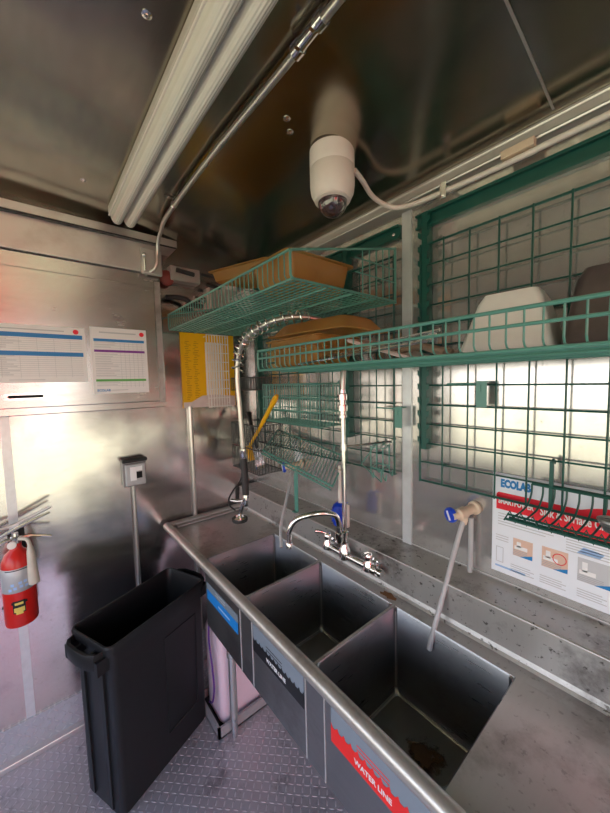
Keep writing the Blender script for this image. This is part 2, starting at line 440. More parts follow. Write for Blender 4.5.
# ground outside and an unseen red canopy added for its red reflection
bm = B(); box(bm, -30, 40, -40, 30, -0.95, -0.9); struct('ground', bm, 'ground')
t = thing('added_red_canopy', 'unseen red cloth canopy added outside the rear doorway for its red reflection', 'tent', (6.7, -2.3, -0.9))
TX0, TX1, TY0, TY1 = 6.0, 7.4, -2.9, -1.5
bm = B()
pk = bm.verts.new((6.7, -2.3, 3.2)); cs = [bm.verts.new(p) for p in ((TX0, TY0, 2.5), (TX1, TY0, 2.5), (TX1, TY1, 2.5), (TX0, TY1, 2.5))]
c2 = [bm.verts.new(v.co - Vector((0, 0, 1.45))) for v in cs]
for i in range(4):
    bm.faces.new((cs[i], cs[(i + 1) % 4], pk)); bm.faces.new((c2[i], c2[(i + 1) % 4], cs[(i + 1) % 4], cs[i]))
obj('canopy', bm, 'canopy', t)
for x, y in ((TX0, TY0), (TX1, TY0), (TX1, TY1), (TX0, TY1)):
    bm = B(); box(bm, x - .02, x + .02, y - .02, y + .02, -0.9, 2.5); obj('leg', bm, 'conduit', t)

# trims: end wall header, corner box, strips, skirt, kerb
bm = B()
box(bm, 0.0, 0.12, -2.5, -0.60, 2.325, 2.47, 0.003)
struct('trim_1', bm, 'trim_steel')
bm = B()
box(bm, 0.0, 0.14, -2.5, -0.515, 2.474, zc(-0.5) + 0.0, 0.002)
struct('trim_2', bm, 'trim_steel')
bm = B(); tube(bm, [(0.143, -2.45, 2.472), (0.143, -0.52, 2.472)], 0.004, 6); struct('trim_3', bm, 'rubber')
bm = B(); box(bm, 0.0, 0.004, -1.290, -1.256, 0.17, 2.3); struct('trim_4', bm, 'strip')
bm = B(); box(bm, 1.202, 1.243, -0.006, 0.0, 1.06, 2.40)
struct('trim_5', bm, 'strip')
bm = B(); box(bm, 0.0, 0.012, -2.5, 0.0, 0.03, 0.178); struct('baseboard_left', bm, 'tread_wall')
bm = B(); box(bm, 0.0, 0.045, -2.5, 0.0, 0.0, 0.03, 0.004); struct('baseboard_kerb', bm, 'trim_steel')
bm = B()   # cove trim along the top of the sink wall
for (y0, z0, y1, z1) in ((-0.035, zc(-.03), -0.028, 2.405), (-0.028, 2.405, 0.0, 2.385)):
    a = [bm.verts.new((x, y0, z0)) for x in (0.0, 3.9)]; b = [bm.verts.new((x, y1, z1)) for x in (0.0, 3.9)]
    bm.faces.new((a[0], a[1], b[1], b[0]))
struct('trim_6', bm, 'trim_steel')
bm = B(); tube(bm, [(0, -0.036, 2.405), (3.9, -0.036, 2.405)], 0.006, 8); tube(bm, [(0, -0.03, zc(-.03) - .006), (3.9, -0.03, zc(-.03) - .006)], 0.006, 8)
struct('trim_7', bm, 'trim_steel')
bm = B(); box(bm, 1.695, 1.705, -2.3, -0.04, 0, 0.001)
for v in bm.verts: v.co.z = zc(v.co.y) - (0.002 if v.co.z > .0005 else 0.0)
bm.free()
bm = B()   # seam line in the ceiling
prev = None
for i in range(20):
    y = -0.05 - i * 0.12; a = bm.verts.new((1.697, y, zc(y) - .0015)); b = bm.verts.new((1.703, y, zc(y) - .0015))
    if prev: bm.faces.new((prev[0], prev[1], b, a))
    prev = (a, b)
struct('trim_8', bm, 'trim_steel')

# rivets on the ceiling and the walls
def rivet(x, y):
    bm = B(); z = zc(y)
    lathe(bm, (x, y, z + .001), (0, 0, -1), [(0, .011), (.002, .011), (.004, .006), (.007, .005), (.008, .001)], 14)
    return obj('ceiling_rivet', bm, 'chrome', None, True, org=(x, y, z))
for x, y, lb in ((1.179, -0.923, 'bright rivet in the ceiling left of the fluorescent lamp'),
             (0.401, -0.96, 'rivet in the ceiling above the header left of the lamp end'),
             (1.167, -0.536, 'upper of two tiny rivets in the ceiling left of the dome camera'),
             (1.135, -0.500, 'lower of two tiny rivets in the ceiling left of the dome camera')):
    tag(rivet(x, y), lb, 'rivet')

# ------------------------------------------------------------------ fluorescent lamp
t = thing('fluorescent_lamp', 'long ribbed twin tube fluorescent lamp fixed along the ceiling', 'lamp', (1.4, -0.83, 2.53))
bm = B()
zt = zc(-0.83) - .001
box(bm, 0.26, 2.75, -0.856, -0.735, 2.512, zt, 0.004)
obj('housing', bm, 'lamp_white', t)
for yc_ in (-0.822, -0.769):
    bm = B(); lp = []
    for x in (0.240, 0.248, 0.263, 2.73, 2.745, 2.753):
        f = {0.240: .5, 0.248: .85, 2.745: .85, 2.753: .5}.get(x, 1.0)
        lp.append([Vector((x, yc_ + 0.027 * f * math.cos(PI * k / 14), 2.512 - 0.042 * f * math.sin(PI * k / 14))) for k in range(15)] )
    loft(bm, lp, True, True)
    obj('lens', bm, 'lens', t, True)
bm = B()
for yc_ in (-0.851, -0.7955, -0.741):
    tube(bm, [(0.25, yc_, 2.508), (2.74, yc_, 2.508)], 0.0035, 6)
obj('edge_strip', bm, 'white_plastic', t)

# ------------------------------------------------------------------ conduits
t = thing('ceiling_conduit', 'straight metal conduit running under the ceiling beside the fluorescent lamp', 'pipe', (1.0, -0.65, 2.5))
bm = B()
tube(bm, spline([(3.2, -0.64, 2.502), (1.472, -0.645, 2.502), (0.9, -0.655, 2.502), (0.42, -0.650, 2.500), (0.27, -0.634, 2.492), (0.20, -0.63, 2.46), (0.175, -0.63, 2.41), (0.172, -0.632, 2.37), (0.16, -0.645, 2.335), (0.145, -0.66, 2.325), (0.10, -0.67, 2.325)], 5), 0.0095, 12)
obj('pipe', bm, 'conduit', t, True)
for x in (1.40, 0.30):
    bm = B(); big = x > 1
    if big:
        lathe(bm, (x - .05, -0.648, 2.502), (1, 0, 0), [(0, .011), (0, .017), (.022, .017), (.022, .014), (.03, .013), (.07, .013), (.078, .014), (.078, .017), (.10, .017), (.10, .011)], 14)
        for dx in (-.025, .025): box(bm, x + dx - .004, x + dx + .004, -.668, -.655, 2.485, 2.495)
        obj('coupling', bm, 'chrome', t, True)
for x in (0.52, 2.1):
    bm = B()
    box(bm, x - .008, x + .008, -0.69, -0.64, zc(-.66) - .004, zc(-.66) - .001)
    tube(bm, [(x, -0.653 + .0125 * math.cos(a), 2.502 + .0125 * math.sin(a)) for a in [PI * 2 * k / 12 for k in range(12)]], 0.003, 5, closed=True)
    obj('clamp', bm, 'chrome', t)
bm = B(); box(bm, 0.125, 0.150, -0.70, -0.60, 2.31, 2.44, 0.006)
obj('junction_box', bm, 'trim_steel', t)
bm = B(); tube(bm, [(0.155, -0.688, 2.325), (0.155, -0.688, 2.395)], 0.006, 8); sphere(bm, (0.157, -0.688, 2.40), 0.01)
obj('screw', bm, 'chrome', t, True)

t = thing('dome_camera', 'white ceiling dome camera with dark glossy lens dome', 'camera', (1.165, -0.35, zc(-.35)))
bm = B(); zt = zc(-.35) + .004
lathe(bm, (1.165, -0.35, zt), (0, 0, -1), [(0, .074), (.02, .0745), (.055, .0745), (.057, .073), (.059, .0745), (.11, .0745), (.135, .071), (.152, .062), (.16, .052)], 40)
obj('housing', bm, 'white_plastic', t, True)
bm = B(); sphere(bm, (1.165, -0.35, zt - .155), 0.050, (1, 1, 1.05), 28, 18)
obj('lens_dome', bm, 'dome', t, True)
bm = B(); lathe(bm, (1.165, -0.35, zt - .152), (0, 0, -1), [(0, .060), (.006, .060), (.009, .053)], 40)
obj('collar', bm, 'white_plastic', t, True)
t = thing('camera_conduit', 'white cable conduit curving from the dome camera along the top of the wall', 'conduit', (1.6, -0.05, 2.38))
bm = B()
tube(bm, spline([(1.215, -0.295, 2.438), (1.205, -0.24, 2.425), (1.185, -0.17, 2.412), (1.192, -0.11, 2.397), (1.225, -0.07, 2.383), (1.29, -0.055, 2.376), (1.36, -0.05, 2.373), (1.5, -0.05, 2.368), (1.65, -0.05, 2.366), (1.81, -0.05, 2.368), (3.0, -0.05, 2.368)], 6), 0.0085, 12)
obj('pipe', bm, 'white_plastic', t, True)
for x in (1.40, 2.3):
    bm = B(); box(bm, x - .01, x + .01, -0.056, -0.0, 2.386, 2.396); box(bm, x - .01, x + .01, -.064, -.058, 2.345, 2.396); sphere(bm, (x, -.066, 2.352), .006)
    obj('clip', bm, 'chrome', t)
bm = B(); box(bm, 1.575, 1.66, -0.061, -0.0385, 2.379, 2.402, .002); tag(obj('cable_label', bm, 'beige', t), 'yellowed label on the conduit')

# ------------------------------------------------------------------ wall hatch with papers
t = thing('wall_cabinet', 'brushed steel hatch cabinet on the left wall holding two printed sheets', 'cabinet', (0.0, -1.4, 1.62))
bm = B(); box(bm, 0.0, 0.105, -2.3, -0.602, 1.622, 2.322, .004); obj('body', bm, 'cabinet', t)
bm = B(); box(bm, 0.105, 0.121, -2.28, -0.640, 1.655, 2.255, .004)
door = obj('door', bm, 'cabinet', t)
bm = B()
hp = [( -1.262, 1.692), (-1.121, 1.692), (-1.109, 1.699), (-1.106, 1.706), (-1.109, 1.713), (-1.121, 1.720), (-1.262, 1.720), (-1.271, 1.713), (-1.275, 1.706), (-1.271, 1.699)]
fr = P2((0, 0, 0), (0, 1, 0), (0, 0, 1)); fr.poly(bm, hp, 0.1215, 0.123); tag(obj('handle_plate', bm, 'chrome', door), 'bright recessed pull plate')
bm = B(); fr.poly(bm, [(-1.245, 1.699), (-1.135, 1.699), (-1.128, 1.706), (-1.135, 1.712), (-1.245, 1.712), (-1.252, 1.706)], 0.1231, 0.1236); tag(obj('pull_slot', bm, 'dark', door), 'dark pull slot')
bm = B(); box(bm, 0.104, 0.1045, -0.636, -0.632, 1.66, 2.25); box(bm, .1052, .1056, -0.634, -.606, 1.65, 2.29); obj('side_rail', bm, 'sink', t)

def sheet(name, label, y0, y1, z0, z1, x, kind):
    t = thing(name, label, 'paper', (x, (y0 + y1) / 2, z0))
    w_ = y1 - y0; h = z1 - z0
    fr = P2((x, y0, z0), (0, 1, 0), (0, 0, 1))
    bm = B(); fr.rect(bm, 0, w_, 0, h, 0, .002); obj('page', bm, 'paper', t)
    bm = B()
    if kind == 0:
        for v0 in (0.79, 0.47): fr.rect(bm, 0.005, w_ - .012, v0 * h, (v0 + .075) * h, .002, .0028)
        m_ = 'blue_ink'
    else:
        fr.rect(bm, 0.012, w_ - .012, .79 * h, .83 * h, .002, .0028)
        m_ = 'blue_ink'
    obj('heading_bar', bm, m_, t)
    if kind == 1:
        bm = B(); fr.rect(bm, 0.012, w_ - .012, .63 * h, .665 * h, .002, .0028); tag(obj('heading_bar', bm, 'purple_ink', t), 'purple heading bar')
        bm = B(); fr.rect(bm, 0.012, w_ - .012, .185 * h, .22 * h, .002, .0028); tag(obj('heading_bar', bm, 'green_ink', t), 'green heading bar')
    bm = B()
    nv = 12
    for i in range(1, 20):
        v_ = 0.08 + i * 0.036
        if kind == 1 and (0.60 < v_ < .68 or .17 < v_ < .23 or v_ > .78): continue
        if kind == 0 and (0.45 < v_ < .56 or v_ > .77): continue
        fr.rect(bm, 0.014, w_ - .016, v_ * h, v_ * h + .0012, .002, .0026)
        n_ = random.uniform(.25, .42) * w_
        fr.rect(bm, 0.014, 0.014 + n_, v_ * h + .004, v_ * h + .0065, .002, .0026)
    for i in range(6):
        u_ = w_ * (.5 + .078 * i) if kind else w_ * (.1 + .15 * i)
        fr.rect(bm, u_, u_ + .001, .09 * h, .78 * h, .002, .0026)
    fr.rect(bm, w_ * .15, w_ * .8, h * .915, h * .935, .002, .0026)
    fr.rect(bm, w_ * .3, w_ * .6, h * .045, h * .055, .002, .0026)
    obj('table_lines', bm, 'lgrey_ink', t)
    bm = B(); lathe(bm, fr(w_ * .91, h * .925, .002), fr.n, [(0, .011), (.001, .011)], 18); tag(obj('logo_dot', bm, 'red_ink', t), 'small red round emblem')
    text('lettering', 'ECOLAB', .015, fr, .014, h * .035, 'blue_ink', t, bold=.0004, d=.0026)
    return t
sheet('cleaning_chart', 'wide white printed table sheet with two blue bars, on the steel hatch', -1.36, -0.960, 1.765, 2.013, 0.1215, 0)
sheet('cleaning_chart', 'upright white sheet with blue, purple and green bars on the steel hatch', -0.940, -0.693, 1.706, 2.026, 0.1215, 1)

# ------------------------------------------------------------------ end wall: outlet, pipe, extinguisher, racks
t = thing('wall_outlet', 'grey weatherproof outlet box on the left wall above the black bin', 'outlet', (0.0, -0.766, 1.27))
bm = B(); box(bm, 0.0, 0.045, -0.825, -0.712, 1.20, 1.345, .006); obj('box', bm, 'grey_box', t)
bm = B(); box(bm, 0.045, 0.060, -0.818, -0.718, 1.207, 1.325, .006); cv = obj('cover', bm, 'silver_label', t)
bm = B(); box(bm, 0.0, 0.066, -0.83, -0.708, 1.335, 1.352, .004); obj('hinge_lid', bm, 'black', t)
bm = B(); box(bm, 0.060, 0.063, -0.795, -0.765, 1.235, 1.31, .001); box(bm, 0.060, 0.063, -0.765, -0.735, 1.285, 1.31, .001); tag(obj('sticker', bm, 'white_ink', cv), 'white worn sticker')
bm = B(); box(bm, 0.060, 0.0635, -0.765, -0.737, 1.245, 1.28, .001); tag(obj('opening', bm, 'dark', cv), 'dark plug opening')
bm = B(); tube(bm, [(0.02, -0.776, 0.05), (0.02, -0.776, 1.2)], 0.010, 12); obj('conduit', bm, 'conduit', t, True)

bm = B(); tube(bm, [(0.014, -0.440, 0.18), (0.014, -0.440, 1.61)], 0.0125, 12)
tag(obj('wall_conduit', bm, 'conduit', None, True, org=(0.014, -0.44, 0.18)), 'grey vertical conduit on the left wall under the yellow poster', 'pipe')

ex, ey = 0.085, -1.268
t = thing('fire_extinguisher', 'small red fire extinguisher hung on the left wall', 'fire extinguisher', (0.0, ey, 0.70))
bm = B(); lathe(bm, (ex, ey, 0.705), (0, 0, 1), [(0, .045), (.004, .056), (.012, .0585), (.20, .0585), (.245, .058), (.285, .054), (.315, .042), (.332, .024), (.345, .020), (.36, .020)], 32)
body = obj('cylinder', bm, 'red', t, True)
bm = B(); lathe(bm, (ex, ey, 0.865), (0, 0, 1), [(0, .0588), (0.001, .0594), (.103, .0594), (.104, .0588)], 32); lab = tag(obj('label_band', bm, 'silver_label', t, True), 'grey instruction band')
def on_cyl(bm, a0, a1, z0, z1, r=.0597, n=8):
    L = []
    for i in range(n + 1):
        a = a0 + (a1 - a0) * i / n
        L.append((bm.verts.new((ex + r * math.cos(a), ey + r * math.sin(a), z0)), bm.verts.new((ex + r * math.cos(a), ey + r * math.sin(a), z1))))
    for (a, b), (c, d) in zip(L[:-1], L[1:]): bm.faces.new((a, c, d, b))
bm = B()
for i, (a, z) in enumerate([(-.6, .875), (-.3, .88), (.05, .884), (.35, .882), (-.45, .896), (.0, .9), (.3, .902)]): on_cyl(bm, a, a + .2, z, z + .012)
obj('printing', bm, 'pblue', lab)
bm = B(); on_cyl(bm, -.75, .6, .962, .966, .0598); obj('printing', bm, 'black_ink', lab)
bm = B()
for a0, a1, z0, z1 in ((-.42, .30, .775, .83),): on_cyl(bm, a0, a1, z0, z1, .0600)
on_cyl(bm, -.5, .42, .815, .826, .0600); bd = tag(obj('badge', bm, 'black_ink', body), 'black and yellow shield badge')
bm = B(); on_cyl(bm, -.36, .24, .780, .800, .0606); on_cyl(bm, -.3, .18, .812, .822, .0606); on_cyl(bm, -.26, .14, .770, .782, .0604); obj('badge_centre', bm, 'yellow_badge', bd)
bm = B(); lathe(bm, (ex, ey, 1.06), (0, 0, 1), [(0, .017), (.012, .019), (.03, .019), (.036, .013), (.05, .012)], 18); obj('valve', bm, 'chrome', t, True)
bm = B()
for dz, tl in ((0.0, -.035), (0.03, .045)):
    tube(bm, [(ex, ey - .10, 1.085 + dz - .03), (ex + .005, ey - .03, 1.085 + dz), (ex + .008, ey + .05, 1.10 + dz + tl * .4), (ex + .02, ey + .125, 1.10 + dz + tl)], [.006, .008, .008, .005], 8)
obj('lever', bm, 'chrome', t, True)
bm = B(); tube(bm, [(ex, ey - .11, 1.13), (ex, ey + .0, 1.145), (ex + .02, ey + .13, 1.20)], .007, 8); obj('carry_handle', bm, 'conduit', t, True)
bm = B(); tube(bm, spline([(ex + .01, ey + .01, 1.085), (ex + .03, ey + .045, 1.075), (ex + .04, ey + .052, 1.03), (ex + .042, ey + .05, .95), (ex + .040, ey + .05, .885)], 5), .0, 8) if False else None
tube(bm, spline([(ex + .01, ey + .01, 1.085), (ex + .03, ey + .04, 1.078), (ex + .045, ey + .048, 1.04), (ex + .05, ey + .05, .96), (ex + .05, ey + .053, .885)], 4), [.008] * 8 + [.012, .015, .016, .017, .018, .019, .020, .021, .021], 12)
obj('discharge_hose', bm, 'beige_hose', t, True)
bm = B(); lathe(bm, (ex + .018, ey - .012, 1.065), (1, 0, .0), [(0, .016), (.008, .016), (.009, .013)], 18); obj('gauge', bm, 'white_plastic', t, True)
bm = B(); box(bm, 0.0, ex - .05, ey - .03, ey + .03, .78, .80); box(bm, 0.0, .006, ey - .03, ey + .03, .78, 1.1)
tube(bm, [(ex + .0601 * math.cos(a), ey + .0601 * math.sin(a), .79) for a in [PI * .62 + PI * .9 * k / 10 for k in range(11)]], .004, 6)
obj('wall_bracket', bm, 'black', t)

t = thing('safety_poster', 'yellow poster with brown print on the left wall behind the white rack', 'poster', (0.0, -0.30, 1.60))
fr = P2((0.004, -0.478, 1.60), (0, 1, 0), (0, 0, 1))
bm = B(); fr.rect(bm, 0, .345, .0, .45, 0, .003); obj('sheet', bm, 'yellow_sheet', t)
bm = B()
for i in range(34):
    r0 = random.random()
    for j in range(2):
        u0 = .02 + j * .052
        u_ = u0 + random.uniform(0, .012); fr.rect(bm, u_, u_ + random.uniform(.015, .032), .05 + i * .0105, .053 + i * .0105, .003, .0036)
obj('printing', bm, 'dark_yellow', t)
bm = B(); fr.rect(bm, 0.003, .342, .0, .035, .003, .0045)
fr.poly(bm, [(.05, .034), (.34, .034), (.34, .06), (.20, .075), (.12, .07), (.08, .05)], .003, .0045); tag(obj('footer', bm, 'pink_white', t), 'pale bottom edge of the poster')
bm = B()
for i in range(7): fr.rect(bm, .15 + i * .017, .158 + i * .017, .05, .40, .0031, .0038)
obj('table_columns', bm, 'paper', t)

t = thing('white_wire_rack', 'white plastic coated wire rack hung in front of the yellow poster', 'wire rack', (0.04, -0.27, 1.6))
bm = B()
for i in range(9): wire(bm, (0.05, -0.335 + i * .0175, 1.595), (0.05, -0.335 + i * .0175, 2.04), .0026)
for i in range(9): wire(bm, (0.0, -.337, 0) if False else (0.053, -0.338, 1.60 + i * .055), (0.053, -0.193, 1.60 + i * .055), .0026)
obj('grid', bm, 'white_wire', t)
bm = B()
for y in (-.335, -.195):
    tube(bm, [(0.0, y, 2.03), (0.05, y, 2.03), (0.05, y, 1.62), (0.0, y, 1.62), (0.05, y, 1.62), (.05, y, 1.60), (0.09, y, 1.60)], .0025, 5)
for i in range(9): wire(bm, (0.05, -0.335 + i * .0175, 1.60), (0.09, -0.335 + i * .0175, 1.605), .0022)
wire(bm, (.09, -.337, 1.605), (.09, -.193, 1.605), .003)
obj('ledge', bm, 'white_wire', t)

# pipes in the far corner above the top shelf
t = thing('corner_pipework', 'dark fitting and grey pipes on the left wall above the top wire shelf', 'pipe', (0.03, -0.4, 2.2))
bm = B(); box(bm, 0.0, 0.06, -0.53, -0.36, 2.33, 2.41, .004); box(bm, 0, .05, -.30, -.08, 2.20, 2.33, .004); obj('mounting_plate', bm, 'trim_steel', t)
bm = B(); tube(bm, [(0.07, -0.50, 2.385), (0.07, -0.40, 2.375)], .012, 10); tube(bm, [(0.07, -0.33, 2.33), (0.07, -0.24, 2.325)], .010, 10); tube(bm, [(.07, -.36, 2.385), (.07, -.20, 2.38)], .008, 10)
obj('dark_sleeve', bm, 'rubber', t, True)
bm = B(); tube(bm, spline([(0.05, -0.56, 2.23), (0.06, -0.50, 2.235), (0.07, -.45, 2.225), (.07, -.42, 2.20), (.07, -.36, 2.20)], 4), .014, 10); obj('elbow', bm, 'rubber', t, True)
bm = B(); lathe(bm, (0.075, -0.41, 2.235), (0, 1, 0), [(0, .012), (0, .02), (.02, .02), (.02, .014), (.05, .014), (.05, .02), (.065, .02)], 14); obj('chrome_coupling', bm, 'chrome', t, True)
bm = B(); sphere(bm, (.035, -.545, 2.34), .04, (.5, 1, 1.1)); obj('red_cap', bm, plain('dull_red_rubber', (0.30, 0.07, 0.06), .5), t, True)

# ------------------------------------------------------------------ sink
SX0, SX1 = 0.03, 2.28
t = thing('compartment_sink', 'long stainless steel three bowl sink with a drainboard at each end', 'sink', (1.1, -0.38, 0.0))
ZD = 0.925
YF, YB0, YB1, YC = -0.600, -0.592, -0.206, -0.147
bx = [(0.530, 0.897), (0.905, 1.296), (1.304, 1.694)]
bm = B()
xs = [SX0, bx[0][0], bx[0][1], bx[1][0], bx[1][1], bx[2][0], bx[2][1], SX1]; yy = [YF, YB0, YB1, YC]
grid = [[bm.verts.new((x, y, ZD - (0.006 if (x in (SX0, SX1)) and y != YF and y != YC else 0))) for x in xs] for y in yy]
for j in range(3):
    for i in range(7):
        if j == 1 and i in (1, 3, 5): continue
        bm.faces.new((grid[j][i], grid[j][i + 1], grid[j + 1][i + 1], grid[j + 1][i]))
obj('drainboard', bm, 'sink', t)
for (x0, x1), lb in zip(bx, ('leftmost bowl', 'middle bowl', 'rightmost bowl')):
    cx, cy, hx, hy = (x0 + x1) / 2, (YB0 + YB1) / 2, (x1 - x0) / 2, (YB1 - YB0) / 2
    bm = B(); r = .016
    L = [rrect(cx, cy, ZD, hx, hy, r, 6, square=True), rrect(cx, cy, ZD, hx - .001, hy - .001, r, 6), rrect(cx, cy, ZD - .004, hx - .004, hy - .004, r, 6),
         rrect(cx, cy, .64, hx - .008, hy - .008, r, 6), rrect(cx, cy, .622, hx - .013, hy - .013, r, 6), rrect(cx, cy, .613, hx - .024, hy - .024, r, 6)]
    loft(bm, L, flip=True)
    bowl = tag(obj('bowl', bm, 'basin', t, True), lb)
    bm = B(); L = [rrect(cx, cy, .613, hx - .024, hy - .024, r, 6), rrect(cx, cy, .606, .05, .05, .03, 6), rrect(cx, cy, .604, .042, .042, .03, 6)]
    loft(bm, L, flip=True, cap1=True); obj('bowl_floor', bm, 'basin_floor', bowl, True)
    bm = B(); lathe(bm, (cx, cy, .606), (0, 0, 1), [(0, .042), (.003, .040), (.003, .03), (.001, .028), (.001, .001)], 24); obj('drain', bm, 'skin_line', bowl, True)
    # bright weld line along bowl edges
    bm = B()
    tube(bm, [(x0 + .012, YB1 - .012, ZD - .012), (x0 + .014, YB1 - .014, .63)], .0022, 6)
    tube(bm, [(x0 + .02, YB1 - .017, .618), (x1 - .02, YB1 - .017, .618)], .002, 6)
    tube(bm, [(x0 + .016, YB1 - .02, .618), (x0 + .016, YB0 + .02, .618)], .002, 6)
    tube(bm, [(x0 + .003, YB1 - .002, ZD + .0005), (x1 - .003, YB1 - .002, ZD + .0005)], .0015, 6)
    obj('weld_line', bm, 'weld', bowl)
def stain(cx, cy, rx, ry, col, lab, z=.6125):
    k = NT('stain'); p = k.coord(); sp = k.n('ShaderNodeSeparateXYZ'); k.l(p, sp.inputs[0])
    a = k.math('DIVIDE', k.math('SUBTRACT', sp.outputs[0], cx), rx); b_ = k.math('DIVIDE', k.math('SUBTRACT', sp.outputs[1], cy), ry)
    d = k.math('SQRT', k.math('ADD', k.math('MULTIPLY', a, a), k.math('MULTIPLY', b_, b_)))
    nz = k.noise(p, 28.0, 6.0, .65)
    f = k.math('SUBTRACT', k.math('MULTIPLY_ADD', nz, 2.0, -.25), d)
    k.l(k.ramp(f, [(0.0, 0.0), (0.45, 0.9)]), k.b.inputs['Alpha'])
    k.l(k.mix(nz, tuple(c * .5 for c in col), tuple(c * 1.4 for c in col)), k.b.inputs['Base Color']); k.b.inputs['Roughness'].default_value = .6
    bm = B(); box(bm, cx - rx * 1.4, cx + rx * 1.4, cy - ry * 1.4, cy + ry * 1.4, z, z + .0006)
    tag(obj('stain', bm, k.m, t), lab)
stain(1.50, -.33, .075, .065, (.17, .095, .045), 'brown rusty stain on the floor of the rightmost bowl')
stain(1.12, -.33, .07, .06, (.20, .16, .07), 'dull yellowish film on the floor of the middle bowl')
# front rolled rim, end rails
bm = B()
tube(bm, [(SX0, -0.616, ZD), (SX1, -0.616, ZD)], 0.021, 20)
box(bm, SX0, SX1, -0.605, -0.596, ZD - .03, ZD + .001)
for v in bm.verts: pass
obj('front_rim', bm, 'rim', t, True)
bm = B()
tube(bm, [(SX0 + .012, -0.60, ZD + .006), (SX0 + .012, -0.16, ZD + .006)], 0.016, 14)
box(bm, SX0 + .028, SX0 + .060, -0.575, -0.16, ZD - .004, ZD + .006)
obj('end_rim', bm, 'rim', t, True)
bm = B(); tube(bm, [(SX0 + .030, -0.575, ZD + .009), (SX0 + .030, -0.16, ZD + .009)], 0.004, 8); tube(bm, [(SX0 + .064, -0.575, ZD + .002), (SX0 + .064, -0.16, ZD + .002)], 0.004, 8)
obj('end_rim_edge', bm, 'weld', t, True)
# backsplash
bm = B()
pf = [(-0.157, ZD - .02), (-0.157, ZD), (-0.150, ZD + .008), (-0.145, ZD + .02), (-0.140, 1.048), (-0.134, 1.056), (-0.002, 1.060), (-0.002, 1.064), (0, 1.064), (0, ZD - .02)]
loft(bm, [[Vector((x, y, z)) for y, z in pf] for x in (SX0, SX1)], True, True)
obj('backsplash', bm, 'splash', t)
bm = B(); tube(bm, [(SX0, -0.141, 1.054), (SX1, -0.141, 1.054)], .0022, 8); tube(bm, [(SX0, -0.002, 1.065), (SX1, -.002, 1.065)], .0018, 8)
tube(bm, [(SX0, -0.151, ZD + .002), (SX1, -0.151, ZD + .002)], .003, 8)
obj('splash_edge', bm, 'weld', t, True)
# apron
bm = B()
ax = [0.524, 0.862, 0.953, 1.264, 1.347, 1.69, 1.70]
box(bm, 0.524, 1.704, -0.596, -0.190, 0.598, 0.606); box(bm, .524, 1.704, -.596, -.590, .606, .915)
box(bm, 0.524, 0.530, -.590, -.19, .606, .915); box(bm, 1.698, 1.704, -.590, -.19, .606, .915); box(bm, .53, 1.698, -.196, -.19, .606, .915)
obj('apron', bm, 'apron', t)
bm = B(); box(bm, SX0, .524, -.60, -.15, ZD - .035, ZD - .012); obj('board_underside', bm, 'apron', t)
bm = B(); box(bm, 1.704, SX1, -.60, -.15, ZD - .035, ZD - .012); obj('board_underside', bm, 'apron', t)
for x in ax[1:6] :
    bm = B(); tube(bm, [(x, -.597, .60), (x, -.597, .905)], .0022, 6); obj('weld_seam', bm, 'weld', t)
# labels on the apron
def water_label(u0, u1, zt, film_t, stripe, wave, words, wx, lab):
    fr = P2((u0, -.596, 0), (1, 0, 0), (0, 0, 1)); w_ = u1 - u0
    bm = B(); fr.rect(bm, 0, w_, zt, film_t, 0, .001); o = tag(obj('bowl_label', bm, 'film', t), lab)
    bm = B()
    if wave:
        pts = [(0, zt - .045), (w_, zt - .045)]; n = 13
        top = []
        for i in range(n):
            a = w_ * (n - i) / n; bq = w_ * (n - i - 1) / n
            top += [(a, zt + .010), (a - (a - bq) * .35, zt - .001), (a - (a - bq) * .75, zt - .001)]
        top.append((0, zt + .010)); fr.poly(bm, pts + top, .001, .0018)
    else: fr.rect(bm, 0, w_, zt - .048, zt, .001, .0018)
    s = obj('stripe', bm, stripe, o)
    if words:
        text('lettering', words, .020, fr, wx, zt - .030, 'white_ink', s, d=.0022, bold=.0004)
    else:
        bm = B(); fr.rect(bm, wx, wx + .11, zt - .030, zt - .022, .0018, .0022); obj('lettering', bm, 'pblue', s)
    bm = B()
    for i in range(2): fr.rect(bm, w_ * .3, w_ * .62, zt + .012 + i * .011, zt + .0145 + i * .011, .001, .0016)
    obj('small_print', bm, {'label_blue': 'lgrey_ink', 'black_ink': 'black_ink', 'label_red': 'label_red'}[stripe], o)
water_label(.540, .840, .786, .820, 'label_blue', False, None, .12, 'blue striped label under the rim of the leftmost bowl')
water_label(.959, 1.256, .797, .858, 'black_ink', True, 'WATER LINE', .09, 'black wave label under the rim of the middle bowl')
water_label(1.374, 1.685, .800, .862, 'label_red', True, 'WATER LINE', .085, 'red wave label under the rim of the rightmost bowl')
# legs
for (x, y) in ((.577, -.505), (1.64, -.505), (.577, -.24), (1.64, -.24)):
    bm = B(); tube(bm, [(x, y, .10), (x, y, .604)], .0185, 16)
    lg = obj('leg', bm, 'conduit', t, True)
    bm = B(); lathe(bm, (x, y, .0), (0, 0, 1), [(0, .010), (.004, .016), (.10, .0165), (.10, .021), (.12, .0225), (.14, .021)], 16) if False else lathe(bm, (x, y, .0), (0, 0, 1), [(0, .010), (.004, .015), (.11, .0155)], 16)
    obj('foot', bm, 'chrome', lg, True)
    bm = B(); lathe(bm, (x, y, .42), (0, 0, 1), [(0, .019), (.003, .024), (.035, .024), (.04, .019)], 16); obj('collar', bm, 'rim', lg, True)
